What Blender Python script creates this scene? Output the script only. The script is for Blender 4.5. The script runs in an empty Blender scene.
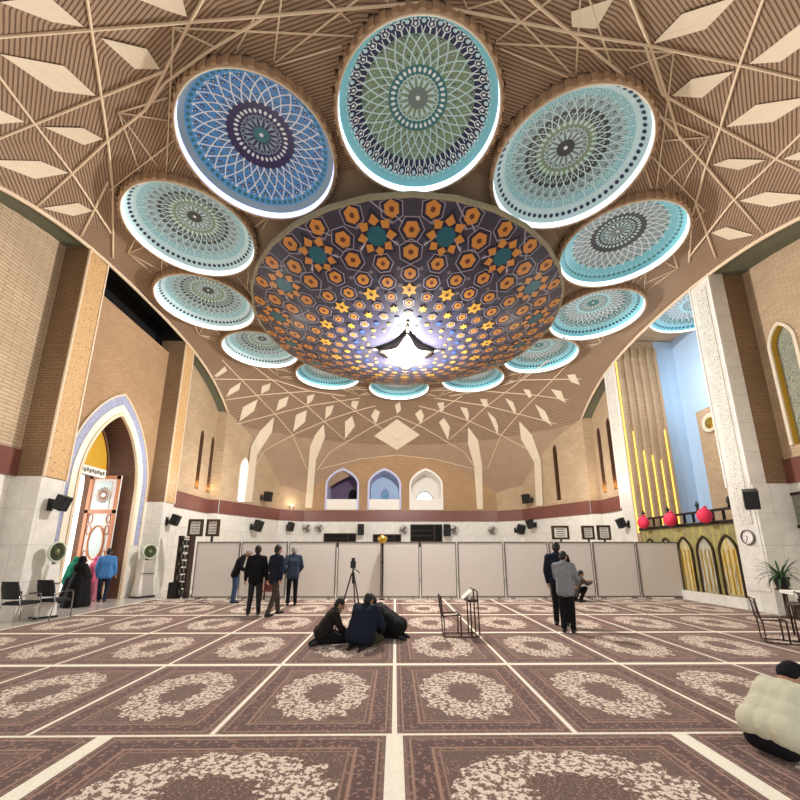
import bpy, bmesh, math, random
from mathutils import Vector, Matrix, Quaternion
R = math.radians
PI = math.pi
random.seed(7)
scene = bpy.context.scene
COL = scene.collection

# ------------------------------------------------------------------ camera
F, V0, VZ, U0, H = 390.0, 551.0, -1237.0, 395.0, 1.65
_a = ((V0 - VZ) - math.sqrt((V0 - VZ) ** 2 - 4 * F * F)) / 2
PV = V0 - _a
PITCH = math.atan2(_a, F)
YAW = math.atan2((U0 - 400) * math.cos(PITCH), F)
cp, sp, cyw, syw = math.cos(PITCH), math.sin(PITCH), math.cos(YAW), math.sin(YAW)
cam = bpy.data.cameras.new('camera')
cam.sensor_width = 36.0
cam.lens = F / 800 * 36.0
cam.shift_y = (PV - 400) / 800.0
cam.clip_end = 300
camo = bpy.data.objects.new('camera', cam)
COL.objects.link(camo)
camo.location = (0, 0, H)
camo.rotation_euler = (PI / 2 + PITCH, 0, YAW)
scene.camera = camo


def ray(u, v):
    dx = (u - 400) / F
    dy = (PV - v) / F
    y = cp - dy * sp
    return Vector((dx * cyw - y * syw, dx * syw + y * cyw, sp + dy * cp))


# ------------------------------------------------------------------ room
XL, XR, XLS, XRS = -9.2, 10.3, -9.9, 11.4
CX, CY = 0.4, 13.2
DADO, BAND0, BAND1 = 3.55, 3.55, 4.25
YB = 26.0


def zc(x, y):
    r = math.hypot(x - CX, y - CY)
    return 10.8 - 0.19 * max(0.0, r - 9.0) ** 2


# plan of the hall (inner faces) used to place ribs and diamonds on the vault
PLAN = [(XL, -2), (XL, 20.0), (-7.4, 25.0), (-6.0, YB), (6.8, YB), (8.2, 25.0), (XR, 20.0), (XR, -2)]


def inside(p):
    x, y = p.x, p.y
    if p.z > zc(x, y):
        return False
    for i in range(len(PLAN) - 1):
        x0, y0 = PLAN[i]
        x1, y1 = PLAN[i + 1]
        if (x1 - x0) * (y - y0) - (y1 - y0) * (x - x0) > 0:
            return False
    return True


def hit(u, v, back=0.0):
    """first point of the vault / walls met from the photographer's place"""
    d = ray(u, v)
    o = Vector((0, 0, H))
    t = 2.0
    while inside(o + d * t) and t < 60:
        t += 0.25
    lo, hi = t - 0.25, t
    for _ in range(14):
        m = (lo + hi) / 2
        if inside(o + d * m):
            lo = m
        else:
            hi = m
    return o + d * lo - d.normalized() * back


# ------------------------------------------------------------------ helpers
class MB:
    def __init__(self):
        self.v, self.f, self.m, self.uv, self.sm = [], [], [], {}, []

    def face(self, pts, mat=0, uv=None, smooth=False):
        i = len(self.v)
        self.v += [tuple(p) for p in pts]
        self.f.append(tuple(range(i, i + len(pts))))
        self.m.append(mat)
        self.sm.append(smooth)
        if uv:
            self.uv[len(self.f) - 1] = uv
        return self

    def mesh(self, verts, faces, mat=0, smooth=False):
        i = len(self.v)
        self.v += [tuple(p) for p in verts]
        for f in faces:
            self.f.append(tuple(k + i for k in f))
            self.m.append(mat)
            self.sm.append(smooth)
        return self

    def box(self, c, s, mat=0, rz=0.0, M=None):
        hx, hy, hz = s[0] / 2, s[1] / 2, s[2] / 2
        P = [Vector((sx * hx, sy * hy, sz * hz)) for sz in (-1, 1) for sx, sy in ((-1, -1), (1, -1), (1, 1), (-1, 1))]
        if M is None:
            M = Matrix.Translation(Vector(c)) @ Matrix.Rotation(rz, 4, 'Z')
        P = [M @ p for p in P]
        return self.mesh(P, [(3, 2, 1, 0), (4, 5, 6, 7), (0, 1, 5, 4), (1, 2, 6, 5), (2, 3, 7, 6), (3, 0, 4, 7)], mat)

    def bx(self, x0, x1, y0, y1, z0, z1, mat=0):
        return self.box(((x0 + x1) / 2, (y0 + y1) / 2, (z0 + z1) / 2), (abs(x1 - x0), abs(y1 - y0), abs(z1 - z0)), mat)

    def tube(self, pts, r, n=6, mat=0, smooth=True, closed=False):
        pts = [Vector(p) for p in pts]
        N = len(pts)
        rr = r if isinstance(r, (list, tuple)) else [r] * N
        rings = []
        up = None
        for i in range(N):
            if closed:
                t = pts[(i + 1) % N] - pts[i - 1]
            else:
                t = pts[min(i + 1, N - 1)] - pts[max(i - 1, 0)]
            t.normalize()
            if up is None:
                a = Vector((0, 0, 1)) if abs(t.z) < .9 else Vector((1, 0, 0))
                up = (a - t * a.dot(t)).normalized()
            else:
                up = (up - t * up.dot(t)).normalized()
            w = t.cross(up)
            rings.append([pts[i] + (up * math.cos(2 * PI * (k + .5) / n) + w * math.sin(2 * PI * (k + .5) / n)) * rr[i] for k in range(n)])
        vs = [p for q in rings for p in q]
        fs = []
        for i in range(N if closed else N - 1):
            j = (i + 1) % N
            for k in range(n):
                fs.append((i * n + k, i * n + (k + 1) % n, j * n + (k + 1) % n, j * n + k))
        if not closed:
            fs.append(tuple(reversed(range(n))))
            fs.append(tuple((N - 1) * n + k for k in range(n)))
        return self.mesh(vs, fs, mat, smooth)

    def lathe(self, prof, n=24, c=(0, 0, 0), mat=0, smooth=True, M=None, close=False):
        vs, fs = [], []
        for (r, z) in prof:
            for k in range(n):
                a = 2 * PI * k / n
                p = Vector((r * math.cos(a), r * math.sin(a), z))
                vs.append((M @ p) if M else p + Vector(c))
        for i in range(len(prof) - 1):
            for k in range(n):
                fs.append((i * n + k, i * n + (k + 1) % n, (i + 1) * n + (k + 1) % n, (i + 1) * n + k))
        if close:
            fs.append(tuple(reversed(range(n))))
            fs.append(tuple((len(prof) - 1) * n + k for k in range(n)))
        return self.mesh(vs, fs, mat, smooth)

    def ball(self, c, r, n=12, m=8, mat=0):
        s = r if isinstance(r, (tuple, list)) else (r, r, r)
        prof = [(math.sin(PI * i / m), -math.cos(PI * i / m)) for i in range(m + 1)]
        prof[0] = (.001, -1)
        prof[-1] = (.001, 1)
        M = Matrix.Translation(Vector(c)) @ Matrix.Diagonal((s[0], s[1], s[2], 1))
        return self.lathe(prof, n, mat=mat, M=M)

    def cap(self, p0, r0, p1, r1, n=12):
        """tapered capsule (for the figures)"""
        p0, p1 = Vector(p0), Vector(p1)
        self.ball(p0, r0, n, 8)
        self.ball(p1, r1, n, 8)
        if (p1 - p0).length > 1e-4:
            self.tube([p0, p1], [r0, r1], n)
        return self


def obj(name, mb, mats, parent=None, loc=None, rz=None):
    me = bpy.data.meshes.new(name)
    me.from_pydata(mb.v, [], mb.f)
    if not isinstance(mats, (list, tuple)):
        mats = [mats]
    for m in mats:
        me.materials.append(m)
    me.polygons.foreach_set('material_index', mb.m)
    me.polygons.foreach_set('use_smooth', mb.sm)
    uvl = me.uv_layers.new(name='UVMap')
    dat = uvl.data
    for p in me.polygons:
        cu = mb.uv.get(p.index)
        n = p.normal
        ax, ay, az = abs(n.x), abs(n.y), abs(n.z)
        for k, li in enumerate(p.loop_indices):
            if cu:
                dat[li].uv = cu[k]
            else:
                co = me.vertices[me.loops[li].vertex_index].co
                if az >= ax and az >= ay:
                    dat[li].uv = (co.x, co.y)
                elif ax > ay:
                    dat[li].uv = (co.y, co.z)
                else:
                    dat[li].uv = (co.x, co.z)
    o = bpy.data.objects.new(name, me)
    COL.objects.link(o)
    if parent:
        o.parent = parent
    if loc:
        o.location = loc
    if rz:
        o.rotation_euler = (0, 0, rz)
    return o


def tag(o, label=None, cat=None, group=None, kind=None):
    if label:
        o['label'] = label
    if cat:
        o['category'] = cat
    if group:
        o['group'] = group
    if kind:
        o['kind'] = kind
    return o


def thing(name, label, cat, loc=(0, 0, 0), rz=0.0, group=None):
    o = bpy.data.objects.new(name, None)
    o.empty_display_size = .2
    COL.objects.link(o)
    o.location = loc
    o.rotation_euler = (0, 0, rz)
    return tag(o, label, cat, group)


def struct(name, mb, mats, parent=None, label=None):
    return tag(obj(name, mb, mats, parent), kind='structure', label=label)


def dup(root, loc, rz, label, group=None):
    r = root.copy()
    COL.objects.link(r)
    r.location = loc
    r.rotation_euler = (0, 0, rz)
    r['label'] = label
    if group:
        r['group'] = group
    for ch in root.children:
        c = ch.copy()
        COL.objects.link(c)
        c.parent = r
        for g in ch.children:
            d = g.copy()
            COL.objects.link(d)
            d.parent = c
    return r


# ------------------------------------------------------------------ materials
def lin(c):
    return tuple((x / 12.92 if x <= .04045 else ((x + .055) / 1.055) ** 2.4) for x in [k / 255 for k in c])


class NT:
    def __init__(self, name):
        self.mat = bpy.data.materials.new(name)
        self.mat.use_nodes = True
        self.t = self.mat.node_tree
        self.b = self.t.nodes['Principled BSDF']

    def n(self, typ, **kw):
        x = self.t.nodes.new(typ)
        for k, v in kw.items():
            setattr(x, k, v)
        return x

    def link(self, a, b):
        self.t.links.new(a, b)

    def val(self, s, v):
        if hasattr(v, 'is_linked') or isinstance(v, bpy.types.NodeSocket):
            self.link(v, s)
        else:
            s.default_value = v

    def math(self, op, a, b=0.0, c=0.0, clamp=False):
        x = self.n('ShaderNodeMath', operation=op, use_clamp=clamp)
        self.val(x.inputs[0], a)
        self.val(x.inputs[1], b)
        self.val(x.inputs[2], c)
        return x.outputs[0]

    def mix(self, f, a, b):
        x = self.n('ShaderNodeMix', data_type='RGBA')
        self.val(x.inputs[0], f)
        self.val(x.inputs[6], a if isinstance(a, bpy.types.NodeSocket) else (*a, 1))
        self.val(x.inputs[7], b if isinstance(b, bpy.types.NodeSocket) else (*b, 1))
        return x.outputs[2]

    def uv(self):
        return self.n('ShaderNodeTexCoord').outputs['UV']

    def objc(self):
        return self.n('ShaderNodeTexCoord').outputs['Object']

    def noise(self, vec, scale, detail=3.0, rough=.55):
        x = self.n('ShaderNodeTexNoise')
        if vec:
            self.link(vec, x.inputs['Vector'])
        x.inputs['Scale'].default_value = scale
        x.inputs['Detail'].default_value = detail
        x.inputs['Roughness'].default_value = rough
        return x.outputs[0]

    def voro(self, vec, scale, feature='F1'):
        x = self.n('ShaderNodeTexVoronoi', feature=feature)
        self.link(vec, x.inputs['Vector'])
        x.inputs['Scale'].default_value = scale
        return x.outputs['Distance']

    def ramp(self, f, stops, interp='LINEAR'):
        x = self.n('ShaderNodeValToRGB')
        e = x.color_ramp
        e.interpolation = interp
        while len(e.elements) < len(stops):
            e.elements.new(0.5)
        for el, (p, c) in zip(e.elements, stops):
            el.position = p
            el.color = (*c, 1)
        self.link(f, x.inputs[0])
        return x.outputs[0]

    def bump(self, h, strength=.3, dist=.02):
        x = self.n('ShaderNodeBump')
        x.inputs['Strength'].default_value = strength
        x.inputs['Distance'].default_value = dist
        self.link(h, x.inputs['Height'])
        self.link(x.outputs[0], self.b.inputs['Normal'])

    def done(self, col=None, rough=.6, metal=0.0, spec=.4):
        if col is not None:
            self.val(self.b.inputs['Base Color'], col if isinstance(col, bpy.types.NodeSocket) else (*col, 1))
        self.val(self.b.inputs['Roughness'], rough)
        self.b.inputs['Metallic'].default_value = metal
        self.b.inputs['Specular IOR Level'].default_value = spec
        return self.mat


def plain(name, rgb, rough=.6, metal=0.0, vary=.10, scale=6.0, spec=.4):
    t = NT(name)
    c = lin(rgb)
    nz = t.noise(t.objc(), scale)
    col = t.mix(nz, tuple(x * (1 - vary) for x in c), tuple(min(1, x * (1 + vary)) for x in c))
    return t.done(col, rough, metal, spec)


def emit(name, rgb, strength, base=None):
    t = NT(name)
    c = lin(rgb)
    nz = t.noise(t.objc(), 3.0)
    t.b.inputs['Emission Color'].default_value = (*c, 1)
    t.link(t.math('MULTIPLY_ADD', nz, strength * .1, strength * .95), t.b.inputs['Emission Strength'])
    return t.done(c, .5)


def brick(name, c1, c2, mortar, w=.26, h=.075, gap=.01, vert=False, bump=.3, stain=.18):
    t = NT(name)
    uv = t.uv()
    b = t.n('ShaderNodeTexBrick')
    if vert:
        mp = t.n('ShaderNodeMapping')
        mp.inputs['Rotation'].default_value = (0, 0, PI / 2)
        t.link(uv, mp.inputs['Vector'])
        uv2 = mp.outputs[0]
    else:
        uv2 = uv
    t.link(uv2, b.inputs['Vector'])
    b.inputs['Color1'].default_value = (*lin(c1), 1)
    b.inputs['Color2'].default_value = (*lin(c2), 1)
    b.inputs['Mortar'].default_value = (*lin(mortar), 1)
    b.inputs['Scale'].default_value = 1.0
    b.inputs['Mortar Size'].default_value = gap
    b.inputs['Mortar Smooth'].default_value = .2
    b.inputs['Brick Width'].default_value = w
    b.inputs['Row Height'].default_value = h
    nz = t.noise(uv, .8, 5.0, .6)
    dark = tuple(x * (1 - stain * 1.6) for x in lin(c2))
    col = t.mix(t.math('MULTIPLY', t.math('SUBTRACT', nz, .35, clamp=True), 1.6, clamp=True), b.outputs[0], dark)
    t.bump(t.math('SUBTRACT', 1.0, b.outputs[1]), bump, .01)
    return t.done(col, .8, 0, .2)


def marble(name, rgb, w=1.2, h=.9, rough=.25):
    t = NT(name)
    uv = t.uv()
    c = lin(rgb)
    b = t.n('ShaderNodeTexBrick')
    t.link(uv, b.inputs['Vector'])
    b.inputs['Color1'].default_value = (*c, 1)
    b.inputs['Color2'].default_value = (*[x * .93 for x in c], 1)
    b.inputs['Mortar'].default_value = (*[x * .6 for x in c], 1)
    b.inputs['Scale'].default_value = 1.0
    b.inputs['Mortar Size'].default_value = .006
    b.inputs['Brick Width'].default_value = w
    b.inputs['Row Height'].default_value = h
    v = t.noise(uv, 1.6, 8.0, .65)
    vein = t.math('SUBTRACT', 1.0, t.math('MULTIPLY', t.math('ABSOLUTE', t.math('SUBTRACT', v, .5)), 9.0, clamp=True), clamp=True)
    col = t.mix(t.math('MULTIPLY', vein, .25), b.outputs[0], tuple(x * .55 for x in c))
    return t.done(col, rough, 0, .5)


def arabesque(name, base, fig, fig2, scale=5.0, rough=.5):
    """glazed tile strip covered in curling vines"""
    t = NT(name)
    uv = t.uv()
    wp = t.n('ShaderNodeTexNoise')
    t.link(uv, wp.inputs['Vector'])
    wp.inputs['Scale'].default_value = scale * .8
    mx = t.n('ShaderNodeMix', data_type='RGBA')
    mx.inputs[0].default_value = .12
    t.link(uv, mx.inputs[6])
    t.link(wp.outputs['Color'], mx.inputs[7])
    v = t.voro(mx.outputs[2], scale)
    ringv = t.math('ABSOLUTE', t.math('SUBTRACT', t.math('FRACT', t.math('MULTIPLY', v, 3.2)), .5))
    f1 = t.math('LESS_THAN', ringv, .13)
    f2 = t.math('LESS_THAN', v, .16)
    col = t.mix(f1, lin(base), lin(fig))
    col = t.mix(f2, col, lin(fig2))
    return t.done(col, rough, 0, .4)


M = {}
M['brick'] = brick('tan_brick', (204, 178, 146), (190, 162, 130), (164, 140, 112))
M['brick_rib'] = brick('ribbed_tan_brick', (206, 184, 154), (196, 172, 140), (166, 142, 114), .5, .1, .018, bump=.6)
M['brick_orange'] = brick('orange_brick', (192, 157, 120), (178, 142, 105), (156, 126, 95), .22, .07, .012)
M['brick_shaded'] = brick('shaded_tan_brick', (150, 122, 94), (138, 110, 82), (112, 90, 68), .26, .075, .014)  # darker tan brick: shade on the pier sides is put into the colour
M['brick_dark'] = brick('dark_brick', (122, 88, 66), (108, 76, 58), (80, 58, 44), .24, .07, .012)
M['marble'] = marble('white_marble', (232, 227, 216))
M['marble_floor'] = marble('floor_marble', (206, 198, 186), .8, .8, .12)
M['band'] = marble('red_marble_band', (124, 76, 66), .9, .7, .3)
M['soffit'] = plain('grey_green_soffit', (104, 104, 84), .8)
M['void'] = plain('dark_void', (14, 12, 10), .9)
M['cream'] = plain('cream_plaster', (224, 208, 182), .7, vary=.06, scale=2)
M['rib'] = plain('cream_rib', (222, 200, 170), .7, vary=.08)
M['tile_strip'] = arabesque('tan_vine_tile', (206, 168, 118), (178, 134, 86), (132, 92, 64), 8.5)
M['script_tile'] = arabesque('white_script_tile', (222, 216, 202), (160, 156, 146), (128, 128, 126), 11.0)
M['blue_tile'] = arabesque('blue_border_tile', (166, 170, 190), (120, 126, 168), (74, 80, 134), 9.0)
M['white_tile'] = plain('white_arch_tile', (236, 226, 204), .4, vary=.04)
M['lilac'] = plain('lilac_plaster', (196, 196, 226), .6, vary=.05)
M['pale_blue'] = plain('pale_blue_plaster', (180, 204, 228), .6, vary=.05, scale=1.5)
M['purple'] = plain('dark_violet_plaster', (104, 84, 112), .7)
M['white'] = plain('white_plaster', (236, 230, 220), .6, vary=.03)
M['green_grille'] = arabesque('grey_green_lattice', (150, 152, 130), (96, 100, 88), (70, 74, 70), 9.0)
M['gold_paint'] = plain('gold_plaster', (206, 160, 50), .4, .3)
M['gold'] = plain('polished_gold', (214, 176, 80), .22, .9, vary=.2, scale=4)
M['silver_glass'] = plain('mirror_panel', (196, 200, 186), .15, .8, vary=.2, scale=3)
M['bronze'] = plain('bronze', (74, 62, 44), .35, .7)
M['black'] = plain('black_plastic', (22, 21, 21), .45)
M['dark_metal'] = plain('dark_brown_metal', (64, 46, 40), .4, .6)
M['chrome'] = plain('chrome', (190, 190, 190), .2, .9)
M['panel'] = plain('off_white_panel', (214, 206, 196), .45, vary=.025, scale=.7)
M['alu'] = plain('aluminium_trim', (120, 112, 104), .4, .5)
M['pink'] = plain('pink_fabric', (230, 52, 84), .7)
M['wood'] = plain('orange_wood', (196, 128, 84), .45, vary=.2, scale=9)
M['grey_vinyl'] = plain('charcoal_fabric', (34, 33, 35), .75)
M['leaf'] = plain('leaf_green', (48, 84, 38), .5, vary=.3)
M['led'] = emit('warm_led', (255, 206, 80), 1.5)
M['cool_led'] = emit('white_led_cove', (222, 240, 255), 1.7)
M['violet_led'] = emit('violet_led_cove', (190, 200, 255), 1.6)
M['bulb'] = emit('bright_lamp', (255, 246, 236), 12.0)
M['warm_lamp'] = emit('warm_lamp', (255, 226, 180), 4.0)
M['outdoor'] = emit('daylight_outside', (246, 248, 252), 1.6)
M['fringe'] = plain('cream_fringe', (246, 234, 212), .9, vary=.15, scale=30)


def ceiling_mat():
    t = NT('ceiling_ribbed_brick')
    oc = t.objc()
    s = t.n('ShaderNodeSeparateXYZ')
    t.link(oc, s.inputs[0])
    x = t.math('SUBTRACT', s.outputs[0], CX)
    y = t.math('SUBTRACT', s.outputs[1], CY)
    r = t.math('SQRT', t.math('ADD', t.math('MULTIPLY', x, x), t.math('MULTIPLY', y, y)))
    a = t.math('ARCTAN2', y, x)
    k = 24 / (2 * PI)
    asn = t.math('DIVIDE', t.math('ROUND', t.math('MULTIPLY', a, k)), k)
    q = t.math('MULTIPLY', r, t.math('COSINE', t.math('SUBTRACT', a, asn)))
    st = t.math('FRACT', t.math('DIVIDE', q, .062))
    tri = t.math('ABSOLUTE', t.math('SUBTRACT', st, .5))
    near = t.math('MULTIPLY', t.math('GREATER_THAN', r, 5.6), t.math('LESS_THAN', r, 12.35))
    f = t.math('MULTIPLY', t.math('MULTIPLY', t.math('SUBTRACT', tri, .26, clamp=True), 8.0, clamp=True), near)
    nz = t.noise(oc, 1.3, 5)
    base = t.mix(nz, lin((150, 124, 101)), lin((174, 148, 124)))
    col = t.mix(f, base, lin((114, 91, 72)))
    t.bump(t.math('SUBTRACT', 1.0, f), .6, .03)
    return t.done(col, .8, 0, .2)


M['ceiling'] = ceiling_mat()


def carpet_mat():
    t = NT('brown_floral_carpet')
    uv = t.uv()
    s = t.n('ShaderNodeSeparateXYZ')
    t.link(uv, s.inputs[0])
    x, y = s.outputs[0], s.outputs[1]          # metres from the carpet's middle; x across the short side
    ax, ay = t.math('ABSOLUTE', x), t.math('ABSOLUTE', y)
    hw, hl = .815, 1.09
    e = t.math('MINIMUM', t.math('SUBTRACT', hw, ax), t.math('SUBTRACT', hl, ay))
    fine = t.noise(uv, 46, 2, .7)
    vor = t.voro(uv, 24)
    wob = t.noise(uv, 7, 2)
    # field
    dark, red, cream, tan = lin((96, 72, 61)), lin((120, 90, 76)), lin((224, 206, 186)), lin((164, 132, 110))
    field = t.mix(t.math('GREATER_THAN', fine, .57), dark, red)
    spk = t.math('MULTIPLY', t.math('GREATER_THAN', fine, .585), t.math('GREATER_THAN', t.noise(uv, 5, 2), .48))
    field = t.mix(spk, field, tan)
    qx, qy = t.math('DIVIDE', x, .53), t.math('DIVIDE', y, .78)
    q = t.math('SQRT', t.math('ADD', t.math('MULTIPLY', qx, qx), t.math('MULTIPLY', qy, qy)))
    ang = t.math('ARCTAN2', qy, qx)
    scal = t.math('MULTIPLY', t.math('COSINE', t.math('MULTIPLY', ang, 16)), .05)
    q2 = t.math('ADD', t.math('ADD', q, scal), t.math('MULTIPLY', t.math('SUBTRACT', wob, .5), .35))
    ring = t.math('MULTIPLY', t.math('LESS_THAN', q2, 1.0), t.math('GREATER_THAN', q2, .40))
    flor = t.math('GREATER_THAN', t.math('ADD', t.math('MULTIPLY', fine, .9), t.math('MULTIPLY', vor, -.50)), .182)
    cr = t.mix(flor, lin((118, 90, 76)), cream)
    col = t.mix(ring, field, cr)
    core = t.math('MULTIPLY', t.math('LESS_THAN', q2, .42), t.math('GREATER_THAN', fine, .60))
    col = t.mix(core, col, lin((160, 122, 104)))
    # border
    bcol = t.ramp(t.math('DIVIDE', e, .30), [
        (0, lin((116, 89, 76))), (.10, lin((90, 64, 56))), (.16, lin((150, 118, 98))), (.22, lin((86, 60, 54))),
        (.66, lin((92, 66, 58))), (.70, lin((152, 118, 98))), (.78, lin((96, 69, 59))), (.88, lin((140, 106, 90))), (.95, lin((102, 74, 63)))], 'CONSTANT')
    bsp = t.math('MULTIPLY', t.math('GREATER_THAN', t.noise(uv, 20, 2), .56), t.math('GREATER_THAN', fine, .48))
    bcol = t.mix(bsp, bcol, lin((152, 116, 100)))
    col = t.mix(t.math('LESS_THAN', e, .28), col, bcol)
    t.bump(fine, .25, .01)
    t.b.inputs['Sheen Weight'].default_value = .2
    t.b.inputs['Sheen Roughness'].default_value = .5
    t.b.inputs['Sheen Tint'].default_value = (1, .9, .84, 1)
    return t.done(col, .9, 0, .15)


M['carpet'] = carpet_mat()

# ------------------------------------------------------------------ floor
mb = MB()
mb.bx(-14.5, 16, -2, 32, -.3, 0)
struct('floor', mb, M['marble_floor'])

SIDE = {-1: 'doorway', 1: 'golden screen'}
ORD = ['first', 'second', 'third', 'fourth', 'fifth', 'sixth', 'seventh']
ROWN = {1: 'second row', 2: 'third row', 3: 'fourth row', 4: 'fifth row', 5: 'last row'}


def carpet_meshes(w, l):
    """w across the short side, l along it; short ends carry the fringe (local Y)"""
    mb = MB()
    hw, hl, h = w / 2, l / 2, .007
    sx, sy = .815 / hw, 1.09 / hl
    n = 4
    mb.face([(-hw, -hl, h), (hw, -hl, h), (hw, hl, h), (-hw, hl, h)], 0, [(-hw * sx, -hl * sy), (hw * sx, -hl * sy), (hw * sx, hl * sy), (-hw * sx, hl * sy)])
    for a, b in (((-hw, -hl), (hw, -hl)), ((hw, -hl), (hw, hl)), ((hw, hl), (-hw, hl)), ((-hw, hl), (-hw, -hl))):
        mb.face([(a[0], a[1], 0.001), (b[0], b[1], 0.001), (b[0], b[1], h), (a[0], a[1], h)], 0, [(.8, 1.05)] * 4)
    fr = MB()
    k = 46
    for i in range(k):            # ragged tassels
        x0 = -hw + w * i / k
        x1 = x0 + w / k * .96
        d = .042 + random.uniform(-.012, .008)
        fr.mesh([(x0, 0, .0065), (x1, 0, .0065), (x1, -d, .0055), (x0, -d, .0055), (x0, 0, .001), (x1, 0, .001), (x1, -d, .001), (x0, -d, .001)],
                [(0, 3, 2, 1), (4, 5, 6, 7), (2, 3, 7, 6), (0, 4, 7, 3), (1, 2, 6, 5)])
    return mb, fr


def make_carpet(w, l):
    t = thing('carpet', 'x', 'carpet')
    a, fr = carpet_meshes(w, l)
    obj('pile', a, M['carpet'], t)
    f1 = obj('fringe', fr, M['fringe'], t)
    f1.location = (0, -l / 2, 0)
    f2 = f1.copy()
    COL.objects.link(f2)
    f2.parent = t
    f2.location = (0, l / 2, 0)
    f2.rotation_euler = (0, 0, PI)
    return t


PX, PY, Y1 = 1.68, 2.31, 4.02
proto = None
for row in range(1, 6):
    yc = Y1 + PY * (row - .5)
    L = PY - .11
    if row == 5:
        L, yc = 14.4 - (Y1 + 4 * PY) - .11, (14.4 + Y1 + 4 * PY) / 2
        proto = None
    for k in range(-5, 6):
        xc = (k + .5) * PX
        if xc < -8.9 or xc > 9.6:
            continue
        side = 1 if k >= 0 else -1
        idx = k if k >= 0 else -k - 1
        lab = 'brown floral carpet in the %s, %s from the centre seam, %s side' % (ROWN[row], ORD[idx], SIDE[side])
        if proto is None:
            proto = make_carpet(PX - .05, L)
            proto.location = (xc, yc, 0)
            proto['label'] = lab
            proto['group'] = 'carpets laid in rows'
        else:
            dup(proto, (xc, yc, 0), 0, lab, 'carpets laid in rows')
p2 = make_carpet(1.70, 2.47)
for i, k in enumerate((-1, 0, 1, -2)):
    xc = .0 + (k + .5) * 2.62
    side = 1 if k >= 0 else -1
    idx = k if k >= 0 else -k - 1
    lab = 'large brown carpet of the front row, %s from centre seam, %s side' % (ORD[idx], SIDE[side])
    if i == 0:
        p2.location = (xc, Y1 + .015 - .85, 0)
        p2.rotation_euler = (0, 0, PI / 2)
        p2['label'] = lab
        p2['group'] = 'carpets of the front row'
    else:
        dup(p2, (xc, Y1 + .015 - .85, 0), PI / 2, lab, 'carpets of the front row')
# cream underlay showing in the seams
mb = MB()
mb.bx(-8.45, 9.3, 2.1, 14.42, 0.0003, .0045)
struct('trim_1', mb, M['fringe'], label='cream underlay showing between the carpets')

# ------------------------------------------------------------------ walls with arched openings
def arch(op, s):
    t = min(1.0, abs(s - op['c']) / op['w'])
    return op['zs'] + (op['za'] - op['zs']) * (.72 * math.sqrt(max(0, 1 - t * t)) + .28 * (1 - t))


class Plane:
    def __init__(self, p0, p1):
        self.p = Vector((p0[0], p0[1], 0))
        d = Vector((p1[0] - p0[0], p1[1] - p0[1], 0))
        self.len = d.length
        self.d = d.normalized()
        self.n = Vector((self.d.y, -self.d.x, 0))       # to the right of travel = into the hall

    def pt(self, s, z, out=0.0):
        q = self.p + self.d * s + self.n * out
        return (q.x, q.y, z)


def wall_faces(mb, pl, s0, s1, z0, z1, ops=(), mat=0, out=0.0):
    br = {s0, s1}
    for o in ops:
        for k in range(25):
            br.add(min(max(o['c'] - o['w'] + 2 * o['w'] * k / 24, s0), s1))
    br = sorted(br)
    for a, b in zip(br, br[1:]):
        if b - a < 1e-5:
            continue
        m = (a + b) / 2
        op = next((o for o in ops if abs(m - o['c']) < o['w']), None)
        if op is None:
            q = [(a, z0), (b, z0), (b, z1), (a, z1)]
            mb.face([pl.pt(s, z, out) for s, z in q], mat, q)
        else:
            if op['zb'] > z0:
                q = [(a, z0), (b, z0), (b, min(z1, op['zb'])), (a, min(z1, op['zb']))]
                mb.face([pl.pt(s, z, out) for s, z in q], mat, q)
            za, zb = max(z0, arch(op, a)), max(z0, arch(op, b))
            if za < z1 or zb < z1:
                q = [(a, min(za, z1)), (b, min(zb, z1)), (b, z1), (a, z1)]
                mb.face([pl.pt(s, z, out) for s, z in q], mat, q)


def outline(op, n=28, zlow=None, grow=0.0):
    o = dict(op)
    o['w'] += grow
    o['za'] += grow * 1.25
    pts = [(o['c'] - o['w'], zlow if zlow is not None else o['zb'])]
    for k in range(n + 1):
        s = o['c'] - o['w'] * math.cos(PI * k / n)
        pts.append((s, arch(o, s)))
    pts.append((o['c'] + o['w'], pts[0][1]))
    return pts


def reveal(mb, pl, op, depth, mat, back=None, sill=None):
    pts = outline(op)
    for a, b in zip(pts, pts[1:]):
        mb.face([pl.pt(a[0], a[1]), pl.pt(b[0], b[1]), pl.pt(b[0], b[1], -depth), pl.pt(a[0], a[1], -depth)], mat)
    if op['zb'] > .01:
        a, b = pts[0], pts[-1]
        mb.face([pl.pt(a[0], a[1]), pl.pt(a[0], a[1], -depth), pl.pt(b[0], b[1], -depth), pl.pt(b[0], b[1])], sill if sill is not None else mat)
    if back is not None:
        mb.face([pl.pt(s, z, -depth) for s, z in pts], back)


def ribbon(mb, pl, op, g0, g1, o0, mat, zlow=None):
    """a raised band following the arch between two growths"""
    A, B = outline(op, 28, zlow, g0), outline(op, 28, zlow, g1)
    for i in range(len(A) - 1):
        a, b, c, d = A[i], A[i + 1], B[i + 1], B[i]
        mb.face([pl.pt(*a, o0), pl.pt(*d, o0), pl.pt(*c, o0), pl.pt(*b, o0)], mat)
        mb.face([pl.pt(*a, o0), pl.pt(*b, o0), pl.pt(*b, 0), pl.pt(*a, 0)], mat)
        mb.face([pl.pt(*d, o0), pl.pt(*d, 0), pl.pt(*c, 0), pl.pt(*c, o0)], mat)


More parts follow.
